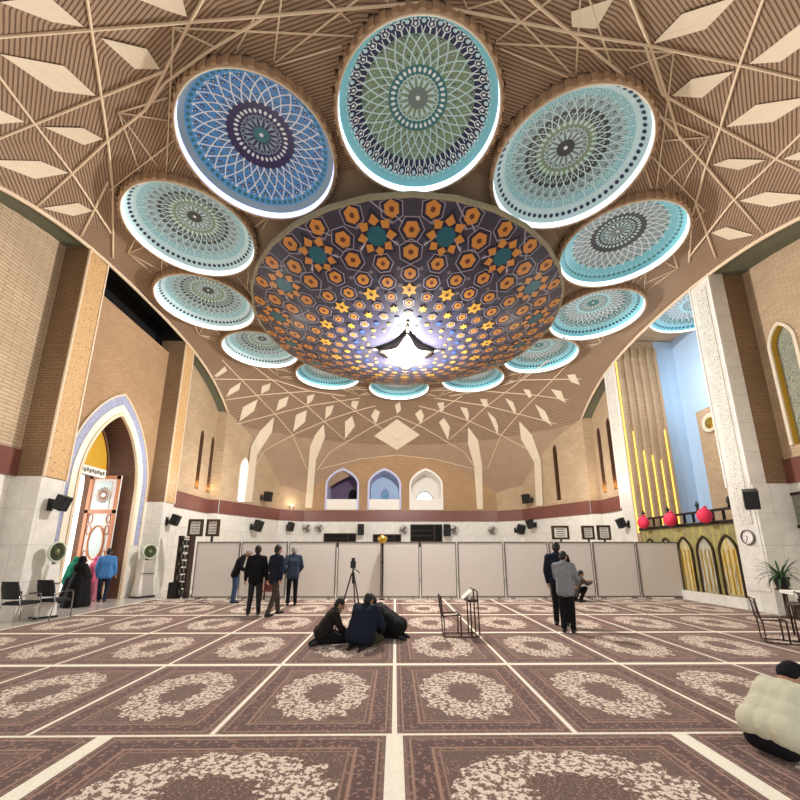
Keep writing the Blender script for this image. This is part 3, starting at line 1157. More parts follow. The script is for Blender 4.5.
def med_meshes(sty):
    if sty in _medcache:
        return _medcache[sty]
    S = STY[sty]
    # dome with its colour rings
    mb = MB()
    n = 96
    rad, last = [], .0
    radii = [0.004]
    mats_ = []
    for ro, col in S['rings']:
        k = max(1, int((ro - radii[-1]) / .05))
        r0 = radii[-1]
        for i in range(k):
            radii.append(r0 + (ro - r0) * (i + 1) / k)
            mats_.append(col)
    vs = [(DR * r * math.cos(2 * PI * k / n), DR * r * math.sin(2 * PI * k / n), dz(r)) for r in radii for k in range(n)]
    for i, c in enumerate(mats_):
        fs = [(i * n + k, (i + 1) * n + k, (i + 1) * n + (k + 1) % n, i * n + (k + 1) % n) for k in range(n)]
        base = len(mb.v)
        if i == 0:
            mb.mesh(vs, fs, c, True)
        else:
            for f in fs:
                mb.f.append(f)
                mb.m.append(c)
                mb.sm.append(True)
    p = Polar()
    p.oval(.03, 0, .03, 0, WH)
    p.poly([(.028, 2 * PI * k / 12) for k in range(12)], WH)
    # petals
    r0, r1, c = S['pet']
    N = 16
    for k in range(N):
        a = 2 * PI * k / N
        d = PI / N
        p.line(r0, a, r1 * .8 + r0 * .2, a + d * .7, .006, c, 3)
        p.line(r0, a, r1 * .8 + r0 * .2, a - d * .7, .006, c, 3)
        p.line(r1 * .8 + r0 * .2, a + d * .7, r1, a, .006, c, 2)
        p.line(r1 * .8 + r0 * .2, a - d * .7, r1, a, .006, c, 2)
        p.oval((r0 + r1) / 2, a, .03, .05, c)
        p.oval(r1 - .01, a + d, .014, .05, c)
    # oval ring
    ro, c = S['ov']
    for k in range(32):
        p.oval(ro, 2 * PI * k / 32, .032, .06, c)
    # lattice of crossing bands
    r0, r1, N, c, c2 = S['lat']
    st = 2 * PI / N
    for k in range(N):
        for s in (-1, 1):
            p.layer = 2 + (s + 1) // 2
            p.line(r0, k * st, r1, k * st + s * 1.5 * st, .008, c, 8)
    p.layer = 1
    for j in range(1, 7):
        rr = r0 + (r1 - r0) * j / 6.0 - (r1 - r0) / 12
        for k in range(N):
            a = (k + (.5 if j % 2 == 0 else 0)) * st + (st / 2 if True else 0)
            w = (r1 - r0) / 22
            p.poly([(rr - w * 1.5, a), (rr, a + st * .2), (rr + w * 1.5, a), (rr, a - st * .2)], c2 if j % 2 else CH if c2 != CH else OL)
            p.layer = 4
            p.oval(rr, a, w * .45, st * .07, c)
            p.layer = 1
    # lobes at the lattice's outer edge
    p.layer = 4
    for k in range(N):
        p.oval(r1 + .005, (k + .5) * st, .018, .018 / r1, c)
        p.oval(r0 + .0, k * st, .02, .035, c)
    # lace of arrow shapes
    if S['lace']:
        p.layer = 2
        a0, a1, c = S['lace']
        h = a1 - a0
        for k in range(N):
            a = k * st
            p.poly([(a0, a - st * .06), (a0 + h * .4, a - st * .06), (a0 + h * .4, a + st * .06), (a0, a + st * .06)], c)
            for sg in (-1, 1):
                p.line(a0 + h * .35, a, a0 + h * .55, a + sg * st * .26, .006, c, 2)
                p.line(a0 + h * .55, a + sg * st * .26, a0 + h * .82, a + sg * st * .16, .006, c, 2)
                p.line(a0 + h * .82, a + sg * st * .16, a0 + h, a + sg * st * .3, .005, c, 2)
            p.oval(a0 + h * .62, a, h * .13, st * .09, c)
            p.oval(a0 + h * .93, a, h * .08, st * .09, c)
            p.oval(a0 + h * .8, a + st / 2, h * .16, st * .14, PA)
            p.line(a0, a + st / 2, a0 + h * .5, a + st * .36, .006, c, 2)
            p.line(a0, a + st / 2, a0 + h * .5, a + st * .64, .006, c, 2)
    # edge band
    p.layer = 2
    kind, a0, a1, c = S['edge']
    NE = 64
    for k in range(NE):
        a = 2 * PI * k / NE
        if kind == 'check':
            p.poly([(a0, a - .03), (a1, a - .03), (a1, a + .008), (a0, a + .008)], c)
        else:
            p.oval((a0 + a1) / 2, a, (a1 - a0) * .42, .032, c)
    # one tiny alternation ring
    for k in range(NE):
        p.oval(a0 - .02, 2 * PI * (k + .5) / NE, .009, .014, WH)
    _medcache[sty] = (mb, p.mb)
    return _medcache[sty]


_meshdata = {}


def medallion(sty, x, y, z, rot, label, led='cool_led'):
    t = thing('ceiling_medallion', label, 'ceiling medallion', (x, y, z), rot, 'tiled ceiling medallions in a ring')
    if sty not in _meshdata:
        dome, pat = med_meshes(sty)
        d = obj('dome', dome, TILES, t)
        q = obj('tile_pattern', pat, TILES, t)
        _meshdata[sty] = (d.data, q.data)
    else:
        for nm, me in zip(('dome', 'tile_pattern'), _meshdata[sty]):
            o = bpy.data.objects.new(nm, me)
            COL.objects.link(o)
            o.parent = t
    if 'rim' not in _meshdata:
        mb = MB()
        n = 96
        for k in range(n):              # collar of upright bricks, every other one standing proud
            a0, a1 = 2 * PI * k / n, 2 * PI * (k + 1) / n
            ro = 1.86 if k % 2 else 1.83
            c = lambda r, a, zz: (r * math.cos(a), r * math.sin(a), zz)
            mb.face([c(ro, a0, .0), c(ro, a1, .0), c(ro, a1, .74), c(ro, a0, .74)], 0)
            mb.face([c(1.77, a0, 0), c(1.77, a1, 0), c(ro, a1, 0), c(ro, a0, 0)], 0)
            for aa in (a0, a1):
                mb.face([c(1.83, aa, 0), c(1.86, aa, 0), c(1.86, aa, .74), c(1.83, aa, .74)], 0)
        me = obj('rim', mb, plain('tan_collar_brick', (178, 148, 118), .8), t).data
        mb = MB()
        mb.lathe([(1.77, .0), (1.765, .01), (1.745, .16)], 96)
        me2 = obj('light_cove', mb, M['cool_led'], t).data
        mb = MB()
        mb.lathe([(1.795, .0), (1.79, -.02), (1.765, -.02), (1.76, .0)], 96)
        me3 = obj('lip', mb, M['cream'], t).data
        _meshdata['rim'] = (me, me2, me3)
    else:
        for nm, me in zip(('rim', 'light_cove', 'lip'), _meshdata['rim']):
            o = bpy.data.objects.new(nm, me)
            COL.objects.link(o)
            o.parent = t
    if led != 'cool_led':
        for ch in t.children:
            if ch.name.startswith('light_cove'):
                ch.data = ch.data.copy()
                ch.data.materials[0] = M[led]
    return t


ML = ['green', 'grey', 'white', 'aqua', 'aqua', 'aqua', 'aqua', 'aqua', 'grey', 'grey', 'grey', 'blue']
LAB = ['green centred ceiling medallion seen most nearly round, before the central star canopy',
       'grey and turquoise ceiling medallion, first clockwise from the round green one',
       'dark centred white laced ceiling medallion, second clockwise from the round green one',
       'pale turquoise ceiling medallion, third clockwise from the round green one',
       'pale turquoise ceiling medallion, fourth clockwise from the round green one',
       'pale turquoise ceiling medallion, fifth clockwise from the round green one',
       'pale turquoise ceiling medallion behind the lamp, opposite the round green one',
       'pale turquoise ceiling medallion, fifth counterclockwise from the round green one',
       'grey centred ceiling medallion, fourth counterclockwise from the round green one',
       'grey centred ceiling medallion, third counterclockwise from the round green one',
       'grey centred ceiling medallion, second counterclockwise from the round green one',
       'deep blue and violet ceiling medallion with white lacing beside the green one']
for k in range(12):
    a = 2 * PI * k / 12 + R(1.0)
    mx, my, mr = RING[k]
    t_ = medallion(ML[k], mx, my, RZ, a, LAB[k], 'violet_led' if k == 11 else 'cool_led')
    t_.scale = (mr / 1.86, mr / 1.86, 1)
m13 = medallion('aqua', 12.2, 13.7, 11.1, .3, 'pale turquoise ceiling medallion in the alcove, cut off by the marble pier')
m13.scale = (1, 1, .46)

# ------------------------------------------------------------------ central canopy
BX, BY, BR, BZ0, BZ1 = .4, 13.0, 5.38, 8.83, 9.87
NS = 16
can = thing('ceiling_canopy', 'shallow hanging bowl covered in navy and orange star tiles with a lamp', 'ceiling canopy', (BX, BY, 0))


def bz(r):
    return BZ0 + (BZ1 - BZ0) * r * r


mb = MB()
n = 80
prof = [(BR * (i / 14), bz(i / 14)) for i in range(1, 15)]
mb.lathe([(.001, bz(0))] + prof, n, mat=0)
obj('bowl', mb, plain('navy_tile', (62, 60, 76), .3, vary=.12, scale=5), can)
mb = MB()
mb.lathe([(BR - .02, bz(1) - .02), (BR + .05, bz(1) - .03), (BR + .06, bz(1) + .10), (BR - .02, bz(1) + .12), (4.0, bz(1) + .25), (.01, bz(1) + .35)], 32, mat=0, smooth=False)
obj('rim', mb, plain('worn_grey_rim', (150, 140, 112), .7, vary=.25), can)
mb = MB()
for k in range(4):
    a = PI / 4 + k * PI / 2
    mb.tube([(3 * math.cos(a), 3 * math.sin(a), bz(1) + .2), (3 * math.cos(a), 3 * math.sin(a), 10.75)], .03, 6)
obj('suspension_rods', mb, M['dark_metal'], can)


class Bowl:
    def __init__(self):
        self.mb = MB()

    def P(self, r, a, lift):
        r = min(r, 1.0)
        # outward normal of the paraboloid is nearly -z
        return (BR * r * math.sin(a), -BR * r * math.cos(a), bz(r) - .006 - lift * .004)

    def ngon(self, r, a, pts, mat, lift, rot=0.0):
        """pts: list of (rho, phi) in metres round the tile centre"""
        P = []
        for rho, ph in pts:
            dr, dt = rho * math.cos(ph + rot) / BR, rho * math.sin(ph + rot) / BR
            P.append(self.P(r + dr, a + dt / max(r, .1), lift))
        self.mb.face(P, mat)

    def star(self, r, a, ro, ri, n, mat, lift, rot=0.0):
        for k in range(n):
            self.ngon(r, a, [(0, 0), (ri, (2 * k - 1) * PI / n), (ro, 2 * k * PI / n), (ri, (2 * k + 1) * PI / n)], mat, lift, rot)

    def ring(self, r, a, ro, w, n, mat, lift, rot=0.0):
        for k in range(n):
            p0, p1 = 2 * PI * k / n, 2 * PI * (k + 1) / n
            self.ngon(r, a, [(ro - w, p0), (ro, p0), (ro, p1), (ro - w, p1)], mat, lift, rot)

    def reg(self, r, a, ro, n, mat, lift, rot=0.0):
        self.ngon(r, a, [(ro, 2 * PI * k / n) for k in range(n)], mat, lift, rot)


BT = palette([('orange', (206, 140, 66)), ('brown', (108, 56, 40)), ('deep_teal', (30, 96, 112)), ('lilac_line', (156, 148, 164)), ('midnight', (36, 38, 62)), ('yellow', (218, 170, 70)), ('stone', (120, 112, 116)), ('cobalt', (54, 84, 170))])
OR, BN, DT, LI, MI, YE, SN, CO = range(8)
bw = Bowl()


def hexa(r, a, s, rot=0.0, n=6):
    s *= 1.0
    bw.reg(r, a, s * 1.48, n, MI, 1, rot)
    bw.ring(r, a, s * 1.58, .03, n, LI, 2, rot)
    bw.reg(r, a, s, n, OR, 3, rot)
    bw.reg(r, a, s * .34, n, BN, 4, rot)


for k in range(NS):
    a0 = 2 * PI * (k + .5) / NS
    st = 2 * PI / NS
    bw.star(.85, a0, .66, .44, 8, MI, 1)
    for j in range(8):
        ph = 2 * PI * j / 8
        bw.ngon(.85, a0, [(.25, ph), (.38, ph - .36), (.53, ph), (.38, ph + .36)], OR, 3)
        bw.ngon(.85, a0, [(.26, ph + PI / 8), (.30, ph + PI / 8 - .2), (.37, ph + PI / 8), (.30, ph + PI / 8 + .2)], MI, 4)
    bw.reg(.85, a0, .26, 8, DT, 4, PI / 8)
    for s in (-.25, .25):
        hexa(.957, a0 + s * st, .205, 0)
    hexa(.87, a0 + .5 * st, .22, PI / 6)
    hexa(.765, a0 + .5 * st, .225, 0)
    hexa(.715, a0, .195, PI / 6)
    hexa(.65, a0 + .5 * st, .18, 0, 7)
    hexa(.605, a0, .17, PI / 6, 7)
    bw.star(.55, a0 + .5 * st, .26, .15, 6, YE, 3)
    bw.reg(.55, a0 + .5 * st, .06, 6, BN, 4)
    hexa(.51, a0, .125, 0, 6)
    hexa(.46, a0 + .5 * st, .12, 0, 6)
    bw.star(.42, a0, .15, .08, 6, YE, 3)
    hexa(.375, a0 + .5 * st, .10, 0, 6)
    bw.reg(.34, a0, .09, 6, CO, 3)
    bw.reg(.30, a0 + .5 * st, .075, 6, YE, 3)
    bw.reg(.26, a0, .06, 6, OR, 3)
    # thin interlacing lines
    for (ra, sa, rb, sb) in ((1.0, 0, .945, .16), (.9, .38, .945, .23), (.80, .30, .85, .12), (.80, -.30, .85, -.12)):
        P0, P1 = Vector(bw.P(ra, a0 + sa * st, 2)), Vector(bw.P(rb, a0 + sb * st, 2))
        d = (P1 - P0).normalized()
        w = Vector((-d.y, d.x, 0)) * .022
        bw.mb.face([P0 - w, P0 + w, P1 + w, P1 - w], LI)
    for (rr, ss) in ((.905, .22), (.905, -.22), (.81, .28), (.81, -.28), (.68, .28), (.68, -.28), (.58, .27), (.58, -.27)):
        bw.reg(rr, a0 + ss * st, .07, 4, SN, 1)
obj('tile_pattern', bw.mb, BT, can)
# diamond shaped lantern at the bottom of the bowl
lan = bpy.data.objects.new('lantern', None)
COL.objects.link(lan)
lan.parent = can
lan.location = (0, 0, 0)
TIP = [(0, -1.2, bz(.22) - .03), (1.0, .05, bz(.19) - .03), (.0, 1.8, bz(.34) - .03), (-1.05, .0, bz(.2) - .03)]


def side_curve(a, b, n=8):
    a, b = Vector(a), Vector(b)
    P = []
    for i in range(n + 1):
        t = i / n
        p = a.lerp(b, t)
        k = .30 * math.sin(PI * t)
        p.x *= (1 - k)
        p.y *= (1 - k)
        p.z = bz(math.hypot(p.x, p.y) / BR) - .05 - .10 * math.sin(PI * t)
        P.append(p)
    return P


mb = MB()
for i in range(4):
    P = side_curve(TIP[i], TIP[(i + 1) % 4])
    mb.tube(P, .05, 6)
    q = Vector(TIP[i])
    e = q * 1.45
    e.z = bz(math.hypot(e.x, e.y) / BR) - .01
    mb.tube([q, e], [.07, .02], 6)
f = obj('lantern_frame', mb, M['alu'])
f.parent = lan
mb = MB()
apex = Vector((0, .2, bz(0) - .06))
for i in range(4):
    P = side_curve(TIP[i], TIP[(i + 1) % 4])
    for a, b in zip(P, P[1:]):
        mb.face([apex, a, b], 0)
f = obj('reflector', mb, emit('glowing_reflector', (255, 240, 232), .8))  # reflector facets; the bulbs' light on them is put in as glow
f.parent = lan
for sx in (-1, 1):
    mb = MB()
    mb.ball((sx * .42, .25, bz(0) - .26), (.24, .30, .15), 16, 10)
    f = obj('bulb', mb, M['bulb'])
    f.parent = lan


# ------------------------------------------------------------------ white partition
PYY = 14.5
seam = [195, 240, 288, 337, 382, 420, 457, 504, 549, 593, 637, 680]
PXS = []
for u in seam:
    d = ray(u, 560)
    PXS.append(d.x / d.y * PYY)
NAMES = ['at the book stand end', 'second from the book stand', 'third from the book stand', 'fourth from the book stand', 'fifth from the book stand', 'sixth, beside the middle brown post',
         'sixth from the golden screen', 'fifth from the golden screen', 'fourth from the golden screen', 'third from the golden screen', 'second from the golden screen']
for i in range(11):
    x0, x1 = PXS[i], PXS[i + 1]
    w_ = x1 - x0 - .05
    t = thing('partition_panel', 'off white room divider panel, ' + (NAMES[i] if i < 10 else 'last one by the golden screen'), 'room divider', ((x0 + x1) / 2, PYY, 0), 0, 'white divider panels')
    mb = MB()
    mb.bx(-w_ / 2 + .03, w_ / 2 - .03, -.02, .02, .10, 1.93)
    obj('panel', mb, M['panel'], t)
    mb = MB()
    for sx in (-1, 1):
        mb.bx(sx * w_ / 2, sx * (w_ / 2 - .035), -.03, .03, .03, 1.98)
    mb.bx(-w_ / 2 + .035, w_ / 2 - .035, -.03, .03, 1.93, 1.98)
    mb.bx(-w_ / 2 + .035, w_ / 2 - .035, -.03, .03, .05, .10)
    obj('frame', mb, M['alu'], t)
    for sx in (-1, 1):
        mb = MB()
        mb.bx(sx * (w_ / 2 - .22) - .02, sx * (w_ / 2 - .22) + .02, -.18, .18, 0, .05)
        obj('foot', mb, M['alu'], t)

# lamp-topped brown post at the middle of the partition
t = thing('post', 'slim brown and gilt post standing at the middle of the partition', 'post', (PXS[4] + .02, PYY - .30, 0.001))
mb = MB()
mb.lathe([(.10, 0), (.10, .03), (.03, .06), (.028, 1.2), (.045, 1.25), (.03, 1.3), (.03, 1.9)], 12, close=True)
obj('shaft', mb, M['dark_metal'], t)
mb = MB()
mb.lathe([(.04, 1.9), (.16, 2.0), (.18, 2.12), (.05, 2.2)], 12, close=True)
obj('finial', mb, M['gold'], t)

# ------------------------------------------------------------------ book stand at the partition's end
t = thing('book_stand', 'tall dark lattice book stand at the doorway end of the partition', 'stand', (-7.75, 14.9, 0))
mb = MB()
for x in (-.2, .2):
    mb.bx(x - .03, x + .03, -.15, .15, 0, 2.2)
for k in range(9):
    mb.bx(-.17, .17, -.14, .14, .1 + k * .25, .13 + k * .25)
obj('rack', mb, M['dark_metal'], t)
mb = MB()
for k in range(8):
    for j in range(5):
        h_ = .12 + .05 * ((k * 3 + j * 7) % 4) / 3
        mb.bx(-.16 + j * .065, -.16 + j * .065 + .05, -.1, .1, .135 + k * .25, .135 + k * .25 + h_, (k + j) % 2)
tag(obj('books', mb, [M['green_grille'], M['black']], t), kind='stuff')
mb = MB()
mb.bx(-.36, -.05, -.2, .1, 0, .55)
obj('bin', mb, M['black'], t)


def framed_board(x, y, z, w_, h_, label, grp, rz=0):
    t = thing('framed_board', label, 'notice board', (x, y, z), rz, grp)
    mb = MB()
    for a, b, c, d in ((-w_ / 2, w_ / 2, -h_ / 2, -h_ / 2 + .09), (-w_ / 2, w_ / 2, h_ / 2 - .09, h_ / 2)):
        mb.bx(a, b, -.05, .05, c, d)
    for sx in (-1, 1):
        mb.bx(sx * w_ / 2, sx * (w_ / 2 - .09), -.05, .05, -h_ / 2 + .09, h_ / 2 - .09)
    obj('frame', mb, M['bronze'], t)
    mb = MB()
    mb.bx(-w_ / 2 + .09, w_ / 2 - .09, -.02, .02, -h_ / 2 + .09, h_ / 2 - .09)
    sh_ = obj('sheet', mb, M['panel'], t)
    mb = MB()
    for k in range(4):
        mb.bx(-w_ * .25, w_ * .25, -.035, -.021, -h_ * .26 + k * h_ * .16, -h_ * .26 + k * h_ * .16 + .035)
    obj('print', mb, M['alu'], sh_)
    mb = MB()
    mb.bx(-.04, .04, -.02, .02, -z, -h_ / 2)
    mb.bx(-.22, .22, -.18, .18, -z, -z + .03)
    obj('stand', mb, M['dark_metal'], t)


framed_board(-7.75, 15.45, 2.53, .56, .66, 'dark framed notice board above the book stand', 'boards on stands')
framed_board(-7.08, 15.45, 2.53, .50, .66, 'dark framed notice board next to the book stand, above the partition', 'boards on stands')
framed_board(7.55, 18.0, 2.47, .78, .62, 'wide framed board behind the partition, near the standing men', 'boards on stands')
framed_board(8.82, 18.0, 2.47, .56, .62, 'small framed board behind the partition, between two others', 'boards on stands')
framed_board(9.55, 18.0, 2.47, .60, .66, 'framed board behind the partition, closest to the marble pier', 'boards on stands')


# ------------------------------------------------------------------ loudspeakers and wall fans
def wall_speaker(x, y, z, rz, label, s=1.0, tilt=.35, big=True):
    t = thing('wall_speaker', label, 'loudspeaker', (x, y, z), rz, 'black loudspeakers')
    Mt = Matrix.Translation((0, .42 * s, .05)) @ Matrix.Rotation(-tilt, 4, 'X')
    mb = MB()
    mb.box(None, (.32 * s, .34 * s, .52 * s), M=Mt)
    cab = obj('cabinet', mb, M['black'], t)
    mb = MB()
    mb.box(None, (.28 * s, .02, .47 * s), M=Mt @ Matrix.Translation((0, .18 * s, 0)))
    obj('grille', mb, M['grey_vinyl'], cab)
    mb = MB()
    mb.bx(-.03, .03, 0, .3 * s, -.03, .03)
    mb.bx(-.08, .08, 0, .03, -.16, .16)
    obj('bracket', mb, M['black'], t)


# rz turns local +Y (out of the wall) into the hall
wall_speaker(XL + .001, 10.5, 2.85, -PI / 2, 'black loudspeaker on the marble pier before the doorway', 0.75)
wall_speaker(XL + .001, 15.95, 2.82, -PI / 2, 'black loudspeaker on the pier beyond the doorway', .8)
wall_speaker(XR - .06, 11.1, 3.02, PI / 2 + .9, 'black loudspeaker on the marble pier with the clock', 1.0)
wall_speaker(10.28, 17.2, 2.8, PI / 2, 'black loudspeaker on the pier beyond the golden screen', .8)
wall_speaker(-8.25, 22.7, 3.0, -PI / 2 - .3, 'black loudspeaker on the wall past the notice boards', 1.15)
wall_speaker(-6.9, 25.35, 3.1, -PI * .75, 'black loudspeaker in the corner of the end wall', 1.0)
wall_speaker(-2.2, 25.98, 2.95, PI, 'black loudspeaker on the end wall between two dark hatches', 1.2)
wall_speaker(3.35, 25.98, 2.9, PI, 'black loudspeaker on the end wall beside the large dark hatch', 1.3)
wall_speaker(7.7, 25.3, 2.95, PI + .6, 'black loudspeaker in the far corner toward the golden screen', 1.1)
wall_speaker(8.6, 24.0, 3.2, PI * .5 + .4, 'black loudspeaker above the wide framed board', 1.0)
wall_speaker(-8.0, 23.3, 4.75, -PI / 2 - .3, 'black loudspeaker on top of the red band, doorway side corner', 1.1, .1)
wall_speaker(8.55, 24.1, 4.75, PI / 2 + .3, 'black loudspeaker on top of the red band, far screen side corner', 1.1, .1)


def wall_fan(x, y, z, rz, label):
    t = thing('wall_fan', label, 'fan', (x, y, z), rz, 'wall fans on the end wall')
    mb = MB()
    for rr in (.3, .22, .12):
        mb.tube([(rr * math.cos(a), .26, rr * math.sin(a)) for a in [2 * PI * k / 20 for k in range(20)]], .012, 5, closed=True)
    for k in range(10):
        a = 2 * PI * k / 10
        mb.tube([(.05 * math.cos(a), .3, .05 * math.sin(a)), (.3 * math.cos(a), .26, .3 * math.sin(a)), (.06 * math.cos(a), .14, .06 * math.sin(a))], .007, 4)
    obj('cage', mb, M['chrome'], t)
    mb = MB()
    for k in range(3):
        a = 2 * PI * k / 3
        mb.box(None, (.22, .015, .14), M=Matrix.Translation((.14 * math.cos(a), .22, .14 * math.sin(a))) @ Matrix.Rotation(-a, 4, 'Y') @ Matrix.Rotation(.4, 4, 'X'))
    obj('blades', mb, M['alu'], t)
    mb = MB()
    mb.tube([(0, 0, -.1), (0, .14, -.05), (0, .2, 0)], .035, 8)
    mb.bx(-.07, .07, 0, .03, -.2, .02)
    obj('motor', mb, M['alu'], t)


wall_fan(-5.75, 25.98, 3.08, PI, 'grey wall fan by the corner, doorway side of the end wall')
wall_fan(-4.95, 25.98, 3.08, PI, 'grey wall fan beside the low dark hatch on the end wall')
wall_fan(.55, 25.98, 2.98, PI, 'grey wall fan between the two hatches of the end wall')
wall_fan(3.85, 25.98, 2.98, PI, 'grey wall fan next to the large dark hatch')
wall_fan(6.35, 25.98, 2.95, PI, 'grey wall fan on the end wall toward the golden screen')

# dark hatches in the end wall's marble
for x0, x1, z0, z1, lab in ((-4.6, -2.6, 1.9, 2.72, 'low dark hatch in the end wall'), (-1.4, .35, 1.9, 2.66, 'middle dark hatch in the end wall'), (1.05, 3.05, 1.9, 3.3, 'large dark shelved hatch in the end wall')):
    t = thing('hatch', lab, 'hatch', ((x0 + x1) / 2, YB, z0), 0, 'dark hatches in the end wall')
    w_ = (x1 - x0) / 2
    h_ = z1 - z0
    mb = MB()
    mb.bx(-w_, w_, -.02, .0, 0, h_)
    op_ = obj('opening', mb, M['void'], t)
    mb = MB()
    mb.bx(-w_ - .05, w_ + .05, -.07, 0, h_, h_ + .06)
    for sx in (-1, 1):
        mb.bx(sx * w_, sx * (w_ + .05), -.07, 0, 0, h_)
    obj('frame', mb, M['dark_metal'], t)
    mb = MB()
    for z in ((.35, .7, 1.05) if h_ > 1 else (.5,)):
        mb.bx(-w_, w_ * .5, -.06, -.021, z, z + .04)
    mb.bx(w_ * .5, w_ * .56, -.06, -.021, 0, h_)
    obj('shelf', mb, M['dark_metal'], op_)

# wall sconce at the corner
t = thing('wall_sconce', 'small lit sconce on the red band in the far corner', 'lamp', (-6.72, 25.38, 4.3))
mb = MB()
mb.lathe([(.02, -.1), (.05, 0), (.16, .18), (.17, .2)], 14)
obj('shade', mb, M['cream'], t)
mb = MB()
mb.ball((0, 0, .17), .12, 12, 8)
obj('bulb', mb, M['warm_lamp'], t)

def streaks(name, cols, rough, metal):
    t = NT(name)
    mp = t.n('ShaderNodeMapping')
    mp.inputs['Scale'].default_value = (7.0, .45, 1)
    t.link(t.uv(), mp.inputs['Vector'])
    nz = t.noise(mp.outputs[0], 1.6, 3, .6)
    col = t.ramp(nz, [(.3 + .4 * i / (len(cols) - 1), lin(c)) for i, c in enumerate(cols)])
    return t.done(col, rough, metal, .5)


M['streak_gold'] = streaks('gold_mirror_glass', [(112, 98, 60), (226, 216, 176), (214, 184, 70), (240, 236, 214), (150, 130, 84)], .25, .35)
M['streak_silver'] = streaks('silver_mirror_glass', [(110, 104, 84), (222, 226, 212), (170, 156, 120), (226, 234, 228), (140, 134, 112)], .25, .35)
M['screen_back'] = streaks('olive_gilt_glass', [(104, 98, 70), (188, 178, 120), (140, 132, 96), (210, 196, 110), (120, 112, 84)], .35, .3)

# ------------------------------------------------------------------ golden screen across the alcove
t = thing('golden_screen', 'mirrored gold screen of pointed arches on a white plinth', 'screen', (XR, 0, 0))
mb = MB()
mb.bx(-.06, .34, 11.86, 16.7, 0, .3)
obj('plinth', mb, M['marble'], t)
YA = 11.9
PITCHA = .94
mb = MB()
mb.bx(.14, .2, 11.88, 16.7, .3, 2.62)
obj('back_panel', mb, M['screen_back'], t)
names = ['gold', 'silver', 'gold', 'silver', 'gold']
for k in range(5):
    c_ = YA + .47 + k * PITCHA
    op = dict(c=c_ - 11.86, w=.33, zb=.34, zs=1.6, za=2.1)
    pl_ = Plane((.14, 16.9), (.14, 11.86))
    op['c'] = 16.9 - c_
    mb = MB()
    pts = outline(op)
    mb.face([pl_.pt(s, z, .012) for s, z in pts], 0)
    obj('arch_panel', mb, M['streak_gold'] if k % 2 == 0 else M['streak_silver'], t)
    mb = MB()
    ribbon(mb, pl_, op, -.01, .05, .06, 0, zlow=.3)
    obj('arch_frame', mb, M['bronze'], t)
    mb = MB()
    for q in range(3):
        mb.bx(.10, .126, c_ - .2 + q * .18, c_ - .17 + q * .18, .36, 1.7)
    obj('gilt_bar', mb, M['gold'], t)
mb = MB()
mb.bx(.06, .3, 11.88, 16.7, 2.5, 2.6)
mb.bx(.1, .24, 11.88, 16.7, 2.92, 2.99)
for k in range(12):
    y = 11.92 + k * .43
    mb.bx(.12, .2, y - .02, y + .02, 2.6, 2.92)
obj('top_rail', mb, M['black'], t)
for k, y in enumerate((12.1, 13.4, 14.9, 16.4)):
    mb = MB()
    mb.lathe([(.05, 0), (.03, .1), (.07, .2), (.02, .34)], 10, c=(.17, y, 2.99), close=True)
    obj('finial', mb, M['black'], t)
for k, y in enumerate((12.72, 14.35, 15.95)):
    p = thing('cloth_bundle', ('round pink bundle on the screen rail close to the clock pier', 'round pink bundle at the middle of the screen rail', 'round pink bundle on the screen rail end by the far pier')[k], 'bundle', (XR - .17, y, 2.78), 0, 'pink bundles on the screen rail')
    mb = MB()
    n = 22
    prof = [(.02, -.25)] + [(.21 * math.sin(PI * i / 12) * (1 + .07 * (i % 2)), -.25 * math.cos(PI * i / 12)) for i in range(1, 12)] + [(.02, .25)]
    mb.lathe(prof, 18)
    ck = obj('cloth', mb, M['pink'], p)
    mb = MB()
    mb.tube([(0, 0, .25), (.06, 0, .3), (.12, 0, .24)], .03, 6)
    obj('knot', mb, M['pink'], ck)

# wall clock
t = thing('wall_clock', 'round white clock on the marble pier before the golden screen', 'clock', (XR - .035, 11.4, 2.04))
mb = MB()
mb.lathe([(.20, 0), (.22, .03), (.21, .06), (.19, .05)], 28, M=MR)
obj('rim', mb, M['alu'], t)
mb = MB()
mb.lathe([(.195, .02), (.001, .02)], 28, M=MR)
dial = obj('dial', mb, M['white'], t)
mb = MB()
for k in range(12):
    a = 2 * PI * k / 12
    mb.box(None, (.006, .012, .03), M=Matrix.Translation((-.025, .16 * math.sin(a), .16 * math.cos(a))) @ Matrix.Rotation(-a, 4, 'X'))
obj('ticks', mb, M['black'], dial)
for L, a in ((.09, 1.0), (.14, 2.6)):
    mb = MB()
    mb.box(None, (.006, .014, L), M=Matrix.Translation((-.03, 0, 0)) @ Matrix.Rotation(-a, 4, 'X') @ Matrix.Translation((0, 0, L / 2)))
    obj('hand', mb, M['black'], dial)

# picture frame on the front wall
t = thing('picture_frame', 'dark framed picture on the wall beyond the potted plant', 'picture', (XRS - .001, 10.72, 2.78))
mb = MB()
for a, b, c, d in ((-.42, .42, -.5, -.42), (-.42, .42, .42, .5)):
    mb.bx(-.05, 0, a, b, c, d)
for sx in (-1, 1):
    mb.bx(-.05, 0, sx * .42, sx * .34, -.42, .42)
obj('frame', mb, M['dark_metal'], t)
mb = MB()
mb.bx(-.02, 0, -.34, .34, -.42, .42)
obj('mat', mb, M['green_grille'], t)

